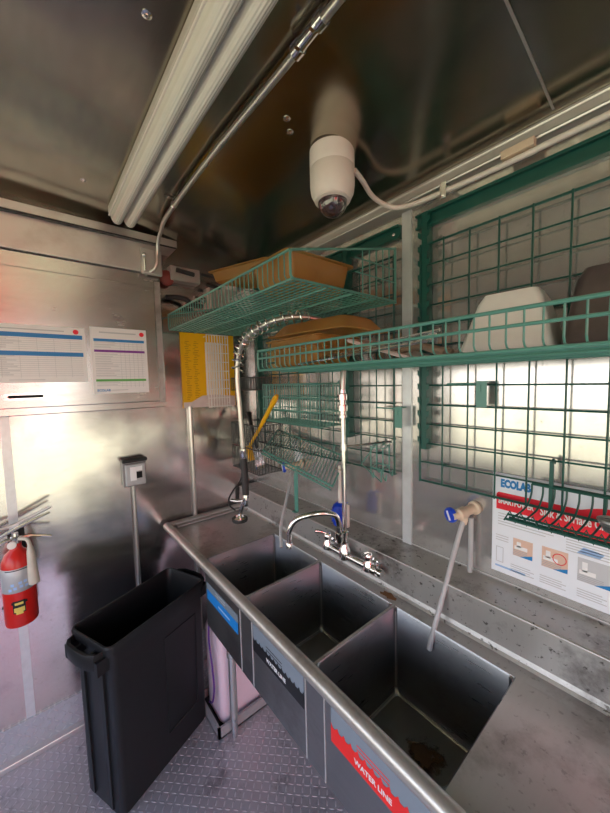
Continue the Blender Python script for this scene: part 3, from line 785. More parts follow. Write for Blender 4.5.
# rust patch behind the divider
bm = B()
pts = [(1.255 + .035 * math.cos(a) * random.uniform(.6, 1.2), -.178 + .016 * math.sin(a) * random.uniform(.6, 1.2)) for a in [2 * PI * k / 16 for k in range(16)]]
P2((0, 0, ZD + .0006), (1, 0, 0), (0, 1, 0)).poly(bm, pts, 0, .0006); tag(obj('rust_patch', bm, plain('rust', (0.22, 0.10, 0.04), .8, var=.5), t), 'brown rust patch behind the middle bowl')

# ------------------------------------------------------------------ tap and pre-rinse riser
TY, TZ = -.182, 1.000
t = thing('mixer_tap', 'chrome wall mixer tap with swivel spout over the middle bowl', 'tap', (1.05, -0.144, TZ))
bm = B()
tube(bm, [(0.925, TY, TZ), (1.185, TY, TZ)], .015, 14)
for x in (.93, 1.165):
    lathe(bm, (x, -.1435, TZ), (0, -1, 0), [(0, .026), (.006, .026), (.010, .018), (.04, .018)], 18)
    lathe(bm, (x, TY, TZ - .016), (0, 0, 1), [(0, .017), (.004, .022), (.03, .022), (.04, .015), (.05, .014)], 18)
lathe(bm, (1.035, TY, TZ - .02), (0, 0, 1), [(0, .018), (.006, .024), (.045, .024), (.055, .017), (.075, .015)], 18)
obj('body', bm, 'chrome', t, True)
bm = B(); lathe(bm, (1.027, TY - .018, TZ + .055), (0, -.1, 1), [(0, .012), (.012, .018), (.045, .018), (.05, .012), (.075, .012)], 16); obj('spout_collar', bm, 'chrome', t, True)
bm = B()
tube(bm, spline([(1.027, -.205, 1.09), (1.027, -.207, 1.14), (1.022, -.225, 1.18), (1.00, -.27, 1.195), (.965, -.32, 1.19), (.93, -.36, 1.17), (.910, -.38, 1.125), (.908, -.382, 1.085), (.908, -.382, 1.055)], 5), .0115, 14)
lathe(bm, (.908, -.382, 1.075), (0, 0, -1), [(0, .012), (.003, .0145), (.024, .0145), (.026, .011)], 16)
obj('spout', bm, 'chrome', t, True)
for x, dx in ((.93, -.035), (1.165, .01)):
    bm = B(); lathe(bm, (x, TY, TZ + .034), (0, 0, 1), [(0, .016), (.008, .018), (.022, .015), (.028, .008)], 16)
    tube(bm, [(x, TY, TZ + .055), (x + dx * .5, TY - .02, TZ + .065), (x + dx, TY - .045, TZ + .07)], [.008, .007, .010], 10)
    obj('handle', bm, 'chrome', t, True)
bm = B(); lathe(bm, (1.185, TY, TZ), (1, 0, 0), [(0, .019), (.02, .019), (.022, .012), (.03, .012), (.032, .016), (.045, .015)], 16); obj('end_valve', bm, 'chrome', t, True)

t = thing('prerinse_sprayer', 'chrome pre-rinse riser with spring hose arching over to the spray head', 'sprayer', (1.035, TY, 1.05))
bm = B(); tube(bm, [(1.035, TY, 1.056), (1.030, -.175, 1.60)], .0095, 14); lathe(bm, (1.035, TY, 1.056), (0, 0, 1), [(0, .014), (.02, .017), (.045, .017), (.05, .011)], 14)
obj('riser', bm, 'chrome', t, True)
bm = B(); lathe(bm, (1.030, -.175, 1.585), (0, 0, 1), [(0, .010), (.002, .017), (.014, .017), (.016, .013), (.03, .013), (.032, .019), (.055, .019), (.057, .014), (.075, .014), (.077, .018), (.10, .018), (.105, .012), (.12, .011)], 14); obj('coupling', bm, 'chrome', t, True)
bm = B(); tube(bm, [(1.031, -.175, 1.464), (1.09, -.08, 1.472), (1.145, -.002, 1.48)], .0045, 8); lathe(bm, (1.031, -.175, 1.45), (0, 0, 1), [(0, .014), (.028, .014)], 14); lathe(bm, (1.145, -.012, 1.48), (0, 1, 0), [(0, .014), (.0115, .014)], 14)
obj('wall_stay', bm, 'chrome', t, True)
hose_pts = spline([(1.030, -.175, 1.70), (1.03, -.168, 1.78), (1.028, -.155, 1.86), (1.01, -.16, 1.93), (.975, -.21, 1.985), (.925, -.30, 2.005), (.865, -.38, 1.995), (.79, -.42, 1.970), (.695, -.43, 1.938), (.625, -.43, 1.870), (.602, -.43, 1.77), (.597, -.42, 1.616), (.593, -.41, 1.415)], 6)
bm = B(); tube(bm, hose_pts, .0105, 12); obj('hose', bm, 'conduit', t, True)
bm = B()
seg = hose_pts[28:60]
# open coil spring round the arch
L = 0; acc = [0]
for a, b in zip(seg[:-1], seg[1:]): L += (b - a).length; acc.append(L)
coil = []; pitch = .034; n = int(L / pitch * 14); j = 0
for i in range(n):
    s = L * i / n
    while j < len(acc) - 2 and acc[j + 1] < s: j += 1
    tt = (s - acc[j]) / max(1e-6, acc[j + 1] - acc[j]); p = seg[j].lerp(seg[j + 1], tt); d = (seg[j + 1] - seg[j]).normalized()
    u = d.cross(Vector((0, 1, 0))).normalized(); v_ = d.cross(u); a = 2 * PI * s / pitch
    coil.append(p + u * math.cos(a) * .026 + v_ * math.sin(a) * .026)
tube(bm, coil, .0033, 5); obj('spring', bm, 'chrome', t, True)
bm = B(); lathe(bm, (.391, -.30, 1.385), (.03, 0, -1), [(0, .012), (.004, .017), (.03, .017), (.034, .014), (.055, .014)], 14); obj('swivel_nut', bm, 'chrome', t, True)
bm = B(); tube(bm, [(.392, -.30, 1.335), (.398, -.30, 1.25), (.402, -.30, 1.16)], [.016, .0175, .016], 14); tag(obj('grip', bm, 'rubber', t, True), 'black rubber grip')
bm = B()
lathe(bm, (.402, -.30, 1.165), (-.05, 0, -1), [(0, .012), (.02, .016), (.05, .017), (.06, .012)], 14)
tube(bm, [(.40, -.30, 1.13), (.355, -.315, 1.118), (.31, -.33, 1.115)], [.012, .010, .009], 12)
tube(bm, [(.385, -.305, 1.12), (.365, -.31, 1.07), (.352, -.31, 1.045)], [.012, .010, .011], 12)
obj('spray_valve', bm, 'chrome', t, True)
bm = B(); lathe(bm, (.352, -.31, 1.05), (-.05, 0, -1), [(0, .012), (.010, .018), (.014, .034), (.02, .034)], 22); obj('spray_face', bm, 'chrome', t, True)
bm = B(); lathe(bm, (.351, -.31, 1.032), (-.05, 0, -1), [(0, .030), (0, .0385), (.012, .0385), (.012, .030)], 24); tag(obj('bumper', bm, 'rubber', t, True), 'dark rubber bumper ring')
bm = B(); tube(bm, spline([(.39, -.30, 1.30), (.375, -.31, 1.23), (.33, -.33, 1.17), (.30, -.34, 1.12), (.31, -.34, 1.09), (.345, -.33, 1.075)], 5), .0042, 8); obj('trigger_lever', bm, 'black', t, True)

for ch in t.children:
    if ch.name.split('.')[0] in ('swivel_nut', 'grip', 'spray_valve', 'spray_face', 'bumper', 'trigger_lever'): ch.location += Vector((.202, -.110, .047))

# ------------------------------------------------------------------ wall rails, standards, grids
def rail(x0, x1, label):
    t = thing('wall_rail', label, 'rail', (x0, 0, 2.32))
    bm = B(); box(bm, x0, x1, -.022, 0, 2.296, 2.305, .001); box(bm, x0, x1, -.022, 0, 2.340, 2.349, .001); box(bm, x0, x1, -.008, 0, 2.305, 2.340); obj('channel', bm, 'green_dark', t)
    n = max(2, int((x1 - x0) / .4))
    for i in range(n):
        x = x0 + .03 + (x1 - x0 - .06) * i / (n - 1)
        bm = B(); lathe(bm, (x, -.008, 2.322), (0, -1, 0), [(0, .008), (.003, .007), (.005, .003)], 12); obj('screw', bm, 'chrome', t, True)
rail(0.06, 1.195, 'dark green wall rail along the top left of the sink wall, behind the top shelf')
rail(1.27, 2.30, 'dark green wall rail on the upper right of the sink wall')
def standard(x, z0, z1, label):
    bm = B(); box(bm, x - .011, x + .011, -.040, -.002, z0, z1, .001)
    z = z0 + .02
    while z < z1 - .03:
        for s in (-1, 1):
            P2((x + s * .011, -.043, z), (s, 0, 0), (0, 0, 1)).poly(bm, [(0, 0), (.012, .010), (.012, .030), (0, .022)] if s > 0 else [(0, .022), (.012, .030), (.012, .010), (0, 0)], -.002, .002)
        z += .05
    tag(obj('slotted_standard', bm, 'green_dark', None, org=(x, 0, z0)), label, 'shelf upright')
standard(1.318, 1.475, 2.34, 'slotted green upright on the wall right of the pale strip')
standard(0.922, 1.475, 2.34, 'slotted green upright on the wall behind the pre-rinse riser')
standard(0.145, 1.475, 2.34, 'slotted green upright in the left corner of the sink wall')
def grid_panel(x0, x1, z0, z1, label):
    px, pz = .0893, .0733
    t = bm = B()
    n = int(round((x1 - x0) / px)); m = int(round((z1 - z0) / pz))
    for i in range(n + 1): wire(bm, (x0 + i * px, -.030, z0 - .004), (x0 + i * px, -.030, z0 + m * pz + .004), .0029 if 0 < i < n else .0042, 6)
    for j in range(m + 1): wire(bm, (x0 - .004, -.024, z0 + j * pz), (x0 + n * px + .004, -.024, z0 + j * pz), .0029 if 0 < j < m else .0042, 6)
    for xx in (x0 + px, x0 + (n - 1) * px):
        for zz in (z0 + pz, z0 + (m - 1) * pz): tube(bm, [(xx, -.024, zz), (xx, 0.0, zz)], .005, 6)
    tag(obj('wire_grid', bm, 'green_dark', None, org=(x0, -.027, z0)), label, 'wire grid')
grid_panel(1.297, 1.297 + .0893 * 11, 1.35, 1.35 + .0733 * 12, 'large dark green wire grid on the right of the sink wall')
grid_panel(1.297 - .0893 * 13 - .028, 1.297 - .0893 - .028, 1.35, 1.35 + .0733 * 12, 'dark green wire grid on the left of the sink wall, behind the pre-rinse riser')

# ------------------------------------------------------------------ wire shelves
def wire_shelf(label, x0, x1, yf, yb, z0, zf, zb, zmid, px=.030, py=.022):
    t = thing('wire_shelf', label, 'shelf', (x0, yb, z0))
    bm = B()
    n = int((x1 - x0) / px)
    for i in range(1, n):
        x = x0 + (x1 - x0) * i / n
        tube(bm, [(x, yf, zf), (x, yf, z0 + .012), (x, yf + .006, z0 + .003), (x, yf + .014, z0), (x, yb, z0)], .0021, 5)
    m = int((yb - yf) / py)
    for j in range(1, m):
        y = yf + (yb - yf) * j / m
        wire(bm, (x0, y, z0 - .004), (x1, y, z0 - .004), .0022)
    obj('mesh', bm, 'green', t)
    bm = B(); R_ = .0042
    tube(bm, [(x0, yf, zf), (x1, yf, zf)], R_, 8)
    if zmid: tube(bm, [(x0, yf, zmid), (x1, yf, zmid)], .0036, 8)
    tube(bm, [(x0, yf + .004, z0 - .004), (x1, yf + .004, z0 - .004)], R_, 8)
    tube(bm, [(x0, yb, z0 - .004), (x1, yb, z0 - .004)], R_, 8)
    for f in (.28, .52, .76):
        y = yf + (yb - yf) * f; tube(bm, [(x0, y, z0 - .009), (x1, y, z0 - .009)], .0042, 8)
    obj('rail', bm, 'green', t)
    for x in (x0, x1):
        bm = B()
        tube(bm, fillet([(x, yb, zb), (x, yf, zf), (x, yf, z0 - .002), (x, yb, z0 - .002)], .014), R_, 8)
        tube(bm, [(x, yb, zb + .004), (x, yb, z0 - .01)], .005, 8)
        k = 6 if zb - z0 > .15 else 3
        for i in range(1, k):
            f = i / k * .45; y = yb + (yf - yb) * f
            wire(bm, (x, y, z0), (x, y, z0 + (zb + (zf - zb) * f - z0) * .98), .0024)
        if zb - z0 > .15:
            for g in (.35, .6): wire(bm, (x, yb, z0 + (zb - z0) * g), (x, yb + (yf - yb) * .45, z0 + (zb - z0) * g), .0024)
        tube(bm, [(x, yb, zb - .01), (x, -.030, zb - .01)], .004, 6)
        obj('end_frame', bm, 'green', t)
    return t
wire_shelf('upper green wire shelf holding amber food pans', 0.06, 1.19, -.555, -.035, 2.052, 2.132, 2.252, None)
wire_shelf('lower green wire shelf holding pale and brown tubs and amber pans', 0.825, 1.89, -.452, -.045, 1.795, 1.869, 1.869, 1.838)

# ------------------------------------------------------------------ food pans and tubs
def pan(name, label, cat, cx, cy, z, hx, hy, h, mat, rot=0.0, invert=False, tiltx=0.0, tilty=0.0, flange=.014, taper=.012, r=.025):
    t = thing(name, label, cat, (cx, cy, z))
    bm = B(); s = 1 if not invert else -1
    L = [rrect(0, 0, h, hx, hy, r, 5), rrect(0, 0, h - .004, hx, hy, r, 5), rrect(0, 0, h - .004, hx - flange, hy - flange, r, 5),
         rrect(0, 0, h * .15, hx - flange - taper, hy - flange - taper, r, 5), rrect(0, 0, .0, hx - flange - taper - .012, hy - flange - taper - .012, r, 5),
         ]
    Li = [rrect(0, 0, .003, hx - flange - taper - .014, hy - flange - taper - .014, r, 5), rrect(0, 0, h * .15, hx - flange - taper - .003, hy - flange - taper - .003, r, 5),
          rrect(0, 0, h - .004, hx - flange - .003, hy - flange - .003, r, 5), rrect(0, 0, h, hx - flange - .003, hy - flange - .003, r, 5)]
    A = loft(bm, L, cap1=True); Bb = loft(bm, Li, cap0=True)
    n = len(A[0])
    for k in range(n): bm.faces.new((A[0][k], A[0][(k + 1) % n], Bb[-1][(k + 1) % n], Bb[-1][k]))
    if invert:
        bmesh.ops.scale(bm, vec=(1, 1, -1), verts=bm.verts[:]); bmesh.ops.translate(bm, verts=bm.verts[:], vec=(0, 0, h))
    mt = Matrix.Translation((cx, cy, z)) @ Matrix.Rotation(rot, 4, 'Z') @ Matrix.Rotation(tilty, 4, 'Y') @ Matrix.Rotation(tiltx, 4, 'X')
    bmesh.ops.transform(bm, matrix=mt, verts=bm.verts[:])
    zz = min(v.co.z for v in bm.verts)
    bmesh.ops.translate(bm, verts=bm.verts[:], vec=(0, 0, z - zz))
    obj('pan_body', bm, mat, t, True)
    return t
pan('food_pan', 'deep amber plastic food pan at the right end of the upper wire shelf', 'food pan', 1.035, -.385, 2.056, .125, .155, .098, 'amber')
pan('storage_box', 'pale grey plastic box behind the wires of the upper shelf, under the tilted pan', 'box', .60, -.30, 2.056, .10, .11, .095, 'clear_box')
pan('food_pan', 'shallow amber food pan tilted across the top of the upper wire shelf', 'food pan', .70, -.37, 2.150, .26, .12, .05, 'amber', tilty=.155)
pan('food_pan', 'amber food pan at the bottom of the stack on the lower wire shelf', 'food pan', .995, -.315, 1.80, .155, .115, .065, 'amber')
pan('food_pan', 'amber food pan nested in the middle of the stack on the lower wire shelf', 'food pan', 1.00, -.315, 1.842, .160, .118, .06, 'amber')
pan('food_pan', 'widest amber food pan upside down on top of the stack on the lower wire shelf', 'food pan', 1.07, -.310, 1.905, .215, .122, .050, 'amber', invert=True, taper=.03, tilty=.03)
pan('plastic_tub', 'pale beige tub upside down on the right of the lower wire shelf', 'tub', 1.662, -.19, 1.80, .113, .095, .155, 'tub', rot=.05, invert=True, taper=.035, flange=.006, r=.016)
pan('plastic_tub', 'dark brown tub at the right end of the lower wire shelf', 'tub', 1.868, -.185, 1.80, .092, .11, .165, 'dark_tub', rot=.04, invert=True, taper=.02, flange=.005, r=.018)
# white tilted cutting board and sheet rods
t = thing('cutting_board', 'pinkish white cutting board leaning against the amber pans on the lower shelf', 'cutting board', (1.15, -.2, 1.80))
bm = B()
ax_ = Vector((.30, .02, -.10)).normalized(); ay_ = Vector((0, 1, 0)); ay_ = (ay_ - ax_ * ay_.dot(ax_)).normalized(); az_ = ax_.cross(ay_)
obox(bm, (1.29, -.20, 1.846), ax_, ay_, az_, .125, .10, .006)
bmesh.ops.bevel(bm, geom=bm.edges[:], offset=.004, segments=2, affect='EDGES')
obj('board', bm, 'pink_white', t)
for i, (dy, dz, lb) in enumerate(((-.405, 0, 'front steel skewer rod lying along the lower shelf'), (-.39, .010, 'middle steel skewer rod lying along the lower shelf'), (-.375, .02, 'rear steel skewer rod lying along the lower shelf'))):
    bm = B(); tube(bm, [(1.03 + .03 * i, dy, 1.806 + dz), (1.56, dy, 1.836 + dz * 1.3)], .0042, 8)
    tag(obj('steel_rod', bm, 'chrome', None, True, org=(1.3, dy, 1.82)), lb, 'rod')
t = thing('serving_tongs', 'steel tongs lying between the skewer rods and the beige tub', 'tongs', (1.45, -.25, 1.80))
bm = B()
for s in (-1, 1): tube(bm, [(1.34, -.25 + s * .004, 1.83), (1.44, -.25 + s * .015, 1.84), (1.52, -.25 + s * .02, 1.812)], [.006, .009, .013], 8)
obj('arm', bm, 'skin_line', t, True)

# ------------------------------------------------------------------ hanging baskets and holders on the left grid
def basket(name, label, x0, x1, yf, yb, z0, z1, mat, px=.022, rails=3, r=.0021):
    t = thing(name, label, 'basket', (x0, yb, z0))
    bm = B(); n = int((x1 - x0) / px); m = max(3, int((yb - yf) / px))
    for i in range(n + 1):
        x = x0 + (x1 - x0) * i / n; tube(bm, [(x, yf, z1), (x, yf, z0), (x, yb, z0), (x, yb, z1)], r, 5)
    for j in range(m + 1):
        y = yf + (yb - yf) * j / m
        tube(bm, [(x0, y, z1), (x0, y, z0), (x1, y, z0), (x1, y, z1)], r, 5)
    obj('mesh', bm, mat, t)
    bm = B()
    for k in range(rails):
        z = z0 + (z1 - z0) * k / (rails - 1)
        tube(bm, [(x0, yf, z), (x1, yf, z), (x1, yb, z), (x0, yb, z)], r * 1.7, 6, closed=True)
    obj('rim', bm, mat, t)
    for x in (x0 + .03, x1 - .03):
        bm = B(); tube(bm, [(x, yb, z1), (x, yb + .008, z1 + .012), (x, -.028, z1 + .012)], r * 1.4, 6)
        obj('hook', bm, mat, t)
    return t
basket('wire_basket', 'wide green wire basket hung under the lower shelf, behind the yellow brush', .44, .90, -.19, -.042, 1.535, 1.73, 'green', .020, 4)
basket('utensil_basket', 'tall dark wire utensil basket hanging in the left corner', .11, .42, -.22, -.05, 1.225, 1.50, 'black_wire', .020, 3)
basket('spice_rack', 'small black mesh rack hung in the corner in front of the white rack', .07, .32, -.19, -.05, 1.70, 1.775, 'black_wire', .014, 2, .0018)

# slanting dish drainer
t = thing('dish_drainer', 'tilted green wire drainer hung above the leftmost bowl', 'drying rack', (.6, -.1, 1.3))
A = Vector((.42, -.19, 1.362)); Bq = Vector((.975, -.19, 1.285)); up = Vector((-.06, .150, .095))
bm = B()
tube(bm, [A, Bq], .005, 8); tube(bm, [A + Vector((0, -.012, -.012)), Bq + Vector((0, -.012, -.012))], .004, 8)
tube(bm, [A + up, Bq + up], .004, 8); tube(bm, [A, A + up], .004, 8); tube(bm, [Bq, Bq + up], .004, 8)
obj('frame', bm, 'green', t)
bm = B()
for i in range(1, 26):
    p = A.lerp(Bq, i / 26); tube(bm, [p + Vector((0, -.012, -.010)), p, p + up + Vector((-.012, 0, .01))], .002, 5)
obj('wires', bm, 'green', t)
for f in (.12, .85):
    bm = B(); p = A.lerp(Bq, f) + up; tube(bm, [p, p + Vector((0, .006, .03)), (p.x, -.028, p.z + .03)], .003, 6)
    obj('hook', bm, 'green', t)
t = thing('hook_bracket', 'narrow green bracket hanging below the tilted drainer', 'bracket', (.735, -.206, 1.11))
bm = B(); box(bm, .722, .750, -.208, -.204, 1.11, 1.30, .001); box(bm, .722, .750, -.225, -.205, 1.107, 1.111, .001); obj('plate', bm, 'green', t)
bm = B(); tube(bm, fillet([(.736, -.206, 1.29), (.736, -.206, 1.325), (.736, -.195, 1.332), (.736, -.18, 1.325)], .01), .004, 6); obj('hook', bm, 'green', t)

def clip_bracket(x, z, label):
    t = thing('clip_bracket', label, 'bracket', (x, -.05, z), 'green clip brackets on the grid')
    bm = B(); box(bm, x - .017, x + .017, -.050, -.047, z - .08, z + .005, .001); box(bm, x - .017, x + .017, -.048, -.020, z, z + .004); obj('plate', bm, 'green', t)
    bm = B(); box(bm, x - .004, x - .001, -.053, -.050, z - .03, z - .008); wire(bm, (x - .12, -.036, z - .004), (x - .015, -.048, z - .004), .003); obj('tongue', bm, 'green', t)
clip_bracket(1.212, 1.628, 'green clip bracket on the grid in front of the pale wall strip')
clip_bracket(1.527, 1.725, 'green clip bracket on the right grid under the shelf')

t = thing('lid_holder', 'small pointed green wire lid holder below the left grid', 'holder', (1.1, -.06, 1.33))
bm = B()
for x, y in ((1.10, -.045), (1.165, -.045), (1.13, -.12), (1.19, -.12)):
    tube(bm, fillet([(x, y, 1.475), (x, y, 1.36), (x + .03, y - .02, 1.35), (x + .03, y - .02, 1.375)], .008), .0025, 6)
wire(bm, (1.0, -.03, 1.36), (1.19, -.13, 1.34), .003); wire(bm, (1.0, -.03, 1.36), (1.10, -.03, 1.48), .0025)
wire(bm, (1.10, -.045, 1.385), (1.165, -.045, 1.385)); wire(bm, (1.13, -.12, 1.385), (1.19, -.12, 1.385)); wire(bm, (1.10, -.045, 1.385), (1.13, -.12, 1.385)); wire(bm, (1.165, -.045, 1.385), (1.19, -.12, 1.385))
wire(bm, (1.19, -.13, 1.34), (1.19, -.13, 1.385), .003)
tube(bm, [(1.10, -.045, 1.47), (1.165, -.045, 1.47), (1.19, -.12, 1.47), (1.13, -.12, 1.47)], .0025, 6, closed=True)
tube(bm, [(1.13, -.045, 1.47), (1.13, -.028, 1.475)], .003, 6)
obj('frame', bm, 'green', t)

# right basket in front of the poster
t = thing('sponge_basket', 'green wire sponge basket hung from the right grid in front of the poster', 'basket', (1.75, -.1, 1.34))
bm = B()
x0, x1 = 1.675, 1.95
tube(bm, [(x0, -.05, 1.425), (x1, -.05, 1.425)], .004, 8)
for y, z in ((-.15, 1.352), (-.135, 1.338), (-.165, 1.343)): tube(bm, [(x0 - .03, y, z), (x1, y, z)], .0035, 8)
obj('rail', bm, 'green_dark', t)
bm = B(); n = 10
for i in range(n + 1):
    x = x0 + (x1 - x0) * i / n
    tube(bm, spline([(x, -.05, 1.425), (x, -.055, 1.395), (x - .004, -.075, 1.365), (x - .01, -.11, 1.352), (x - .014, -.15, 1.348)], 4), .0026, 6)
zz = []
for i in range(2 * n + 3): zz.append((x0 - .035 + i * (x1 - x0 + .03) / (2 * n + 2), -.158, 1.366 if i % 2 else 1.336))
tube(bm, zz, .0026, 6)
obj('wires', bm, 'green_dark', t)
bm = B(); box(bm, 1.716, 1.726, -.052, -.044, 1.36, 1.50, .001); tube(bm, [(1.721, -.048, 1.495), (1.721, -.034, 1.502), (1.721, -.02, 1.49)], .004, 6); obj('hook', bm, 'green_dark', t)
t = thing('steel_scrubber', 'curly steel scrubber lying in the sponge basket', 'scrubber', (1.85, -.11, 1.36))
bm = B(); pts = []
for i in range(260):
    a = i * .45; bq = i * .171
    pts.append((1.862 + (.024 + .007 * math.sin(bq)) * math.cos(a), -.105 + (.024 + .007 * math.cos(bq * 1.3)) * math.sin(a), 1.375 + .012 * math.sin(bq)))
tube(bm, pts, .0024, 5); obj('coils', bm, 'scrub', t, True)

# utensils
t = thing('scrub_brush', 'yellow handled brush leaning out of the dark wire basket', 'brush', (.30, -.17, 1.25))
bm = B(); tube(bm, spline([(.268, -.20, 1.35), (.33, -.20, 1.41), (.43, -.20, 1.51), (.53, -.20, 1.615), (.588, -.20, 1.675)], 4), [.009] * 5 + [.010] * 4 + [.012] * 4 + [.015] * 3 + [.009], 10)
obj('handle', bm, 'yellow', t, True)
hu, hw = Vector((.45, 0, -.89)).normalized(), Vector((.89, 0, .45)).normalized()
bm = B(); obox(bm, (.275, -.19, 1.325), hu, Vector((0, 1, 0)), hw, .045, .020, .012); bmesh.ops.bevel(bm, geom=bm.edges[:], offset=.006, segments=2, affect='EDGES'); obj('head', bm, 'yellow', t)
bm = B()
for i in range(9):
    for j in range(4):
        p = Vector((.275, -.19, 1.325)) + hu * (-.038 + .0095 * i) + Vector((0, 1, 0)) * (-.014 + .0095 * j) - hw * .010
        wire(bm, p, p - hw * .045, .0022, 4)
obj('bristles', bm, 'beige_hose', t)
t = thing('spatula', 'black handled utensil standing in the dark wire basket', 'utensil', (.2, -.14, 1.25))
bm = B(); tube(bm, spline([(.172, -.13, 1.555), (.20, -.14, 1.52), (.25, -.15, 1.44), (.29, -.15, 1.35)], 4), [.016, .017, .016, .014, .013, .012, .011, .010, .010, .010, .010, .010, .009], 10); obj('handle', bm, 'black', t, True)
bm = B(); obox(bm, (.305, -.15, 1.29), Vector((.25, 0, -1)).normalized(), Vector((0, 1, 0)), Vector((1, 0, .25)).normalized(), .06, .03, .0015); obj('blade', bm, 'chrome', t)

t = thing('dish_brush', 'blue bristled brush with a white handle hanging behind the riser', 'brush', (.95, -.12, 1.07))
bm = B(); tube(bm, spline([(.950, -.12, 1.36), (.950, -.12, 1.28), (.950, -.12, 1.21), (.955, -.12, 1.17)], 4), [.007] * 6 + [.009] * 5 + [.012, .014], 10)
obox(bm, (.975, -.115, 1.135), Vector((1, 0, 0)), Vector((0, 1, 0)), Vector((.0, 0, 1)), .020, .008, .05)
obj('handle', bm, 'white_plastic', t, True)
bm = B(); lathe(bm, (.950, -.122, 1.078), (0, 0, 1), [(0, .018), (.01, .030), (.03, .035), (.08, .035), (.10, .030), (.112, .016)], 18)
for i in range(110):
    a = random.uniform(0, 2 * PI); h = random.uniform(.008, .10); p = Vector((.950, -.122, 1.078 + h))
    d = Vector((math.cos(a), math.sin(a), random.uniform(-.2, .2))); wire(bm, p + d * .025, p + d * .040, .0018, 4)
obj('bristles', bm, 'blue', t)
bm = B(); tube(bm, [(.950 + .026 * math.cos(a), -.12 + .016 * math.sin(a), 1.345) for a in [2 * PI * k / 14 for k in range(14)]], .0025, 6, closed=True)
tube(bm, [(.950, -.104, 1.345), (.950, -.03, 1.355)], .0025, 6)
tag(obj('brush_holder', bm, 'chrome', None, True, org=(.95, -.04, 1.345)), 'chrome ring holder carrying the blue brush below the grid', 'holder')

# ------------------------------------------------------------------ chemical fill fittings
def fitting(x, z, s, label, hose, hose2=None):
    t = thing('fill_fitting', label, 'fitting', (x, 0, z))
    bm = B(); lathe(bm, (x + .02, -.002, z + .005), (-.25, -1, -.12), [(0, .030 * s), (.01, .032 * s), (.014, .022 * s), (.05, .022 * s), (.055, .027 * s), (.085, .026 * s), (.09, .016 * s), (.11, .014 * s)], 20)
    lathe(bm, (x, -.06 * s, z - .005), (0, 0, -1), [(0, .017 * s), (.03, .017 * s), (.045, .011 * s)], 14)
    obj('body', bm, 'beige', t, True)
    bm = B(); lathe(bm, (x - .02 * s - .004, -.002 - .112 * s, z - .012 * s), (-.45, -1, -.1), [(0, .012 * s), (.004, .034 * s), (.014, .034 * s), (.018, .030 * s)], 22)
    kn = tag(obj('knob', bm, 'blue', t, True), 'round blue knob')
    ax_ = Vector((-.45, -1, -.1)).normalized(); c_ = Vector((x - .02 * s - .004, -.002 - .112 * s, z - .012 * s)) + ax_ * .0195
    u = ax_.cross(Vector((0, 0, 1))).normalized(); v_ = u.cross(ax_)
    bm = B(); obox(bm, c_, (u * .45 + v_).normalized(), (u - v_ * .45).normalized(), ax_, .022 * s, .0045 * s, .0015); obj('knob_mark', bm, 'white_ink', kn)
    bm = B(); tube(bm, spline(hose, 5), .0085, 12); obj('hose', bm, 'hose', t, True)
    if hose2: bm = B(); tube(bm, spline(hose2, 5), .0085, 12); obj('hose', bm, 'hose', t, True)
fitting(1.475, 1.285, .74, 'beige fitting with blue knob and clear hose over the rightmost bowl', [(1.475, -.045, 1.255), (1.466, -.08, 1.17), (1.460, -.15, 1.03), (1.455, -.205, .92), (1.450, -.225, .86)], [(1.492, -.030, 1.26), (1.492, -.030, 1.15), (1.492, -.035, 1.068)])
fitting(.515, 1.272, .80, 'smaller looking beige fitting with blue knob and thin hose over the leftmost bowl', [(.525, -.06, 1.24), (.56, -.11, 1.20), (.61, -.18, 1.11), (.66, -.25, 1.02), (.715, -.29, .945)])

# ------------------------------------------------------------------ poster on the sink wall
t = thing('instruction_poster', 'white instruction poster with red banner on the wall above the right drainboard', 'poster', (1.55, 0, 1.09))
PW, PH = .46, .335
fr = P2((1.550, -.0005, 1.092), (1, 0, 0), (0, 0, 1))
bm = B(); fr.rect(bm, 0, PW, 0, PH, 0, .002); obj('sheet', bm, 'poster', t)
bm = B(); pts = [(.012, .215)]
for i in range(0, 13): f = i / 12; pts.append((.10 + f * .348, .215 - .030 * math.sin(f * PI)))
pts += [(.448, .262), (.40, .262)]
for i in range(0, 9): f = i / 8; pts.append((.37 - .14 * f * 1.0, .272 + .018 * math.sin(f * PI)) )
pts += [(.20, .272), (.018, .272), (.012, .266)]
fr.poly(bm, pts, .002, .0026); ban = tag(obj('banner', bm, 'red_ink', t), 'red banner with white words')
text('lettering', 'ECOLAB', .034, fr, .024, .292, 'blue_ink', t, bold=.0022, d=.0028, sx=.66)
text('lettering', 'SMARTPOWER', .025, fr, .018, .236, 'white_ink', ban, d=.0030, bold=.0010, sx=.60)
text('lettering', 'Sink & Surface Cleaner', .036, fr, .134, .229, 'white_ink', ban, d=.0030, bold=.0008, sx=.58)
bm = B()
for i in range(5): fr.rect(bm, .018, .15 + (i % 2) * .02, .200 - i * .009, .2025 - i * .009, .002, .0026)
for i in range(5): fr.rect(bm, .20, .44, .175 - i * .008, .1775 - i * .008, .002, .0026)
for k, u0 in enumerate((.058, .138, .228, .32)):
    for i in range(4): fr.rect(bm, u0, u0 + .055 + .01 * (i % 2), .040 - i * .007, .0425 - i * .007, .002, .0026)
for i in range(3): fr.rect(bm, .012, .05, .125 - i * .008, .1275 - i * .008, .002, .0026)
for a, b, c, d in ((.014, .036, .035, .037), (.014, .036, .085, .087), (.014, .016, .035, .087), (.034, .036, .035, .087)): fr.rect(bm, a, b, c, d, .002, .0026)
obj('small_print', bm, 'lgrey_ink', t)
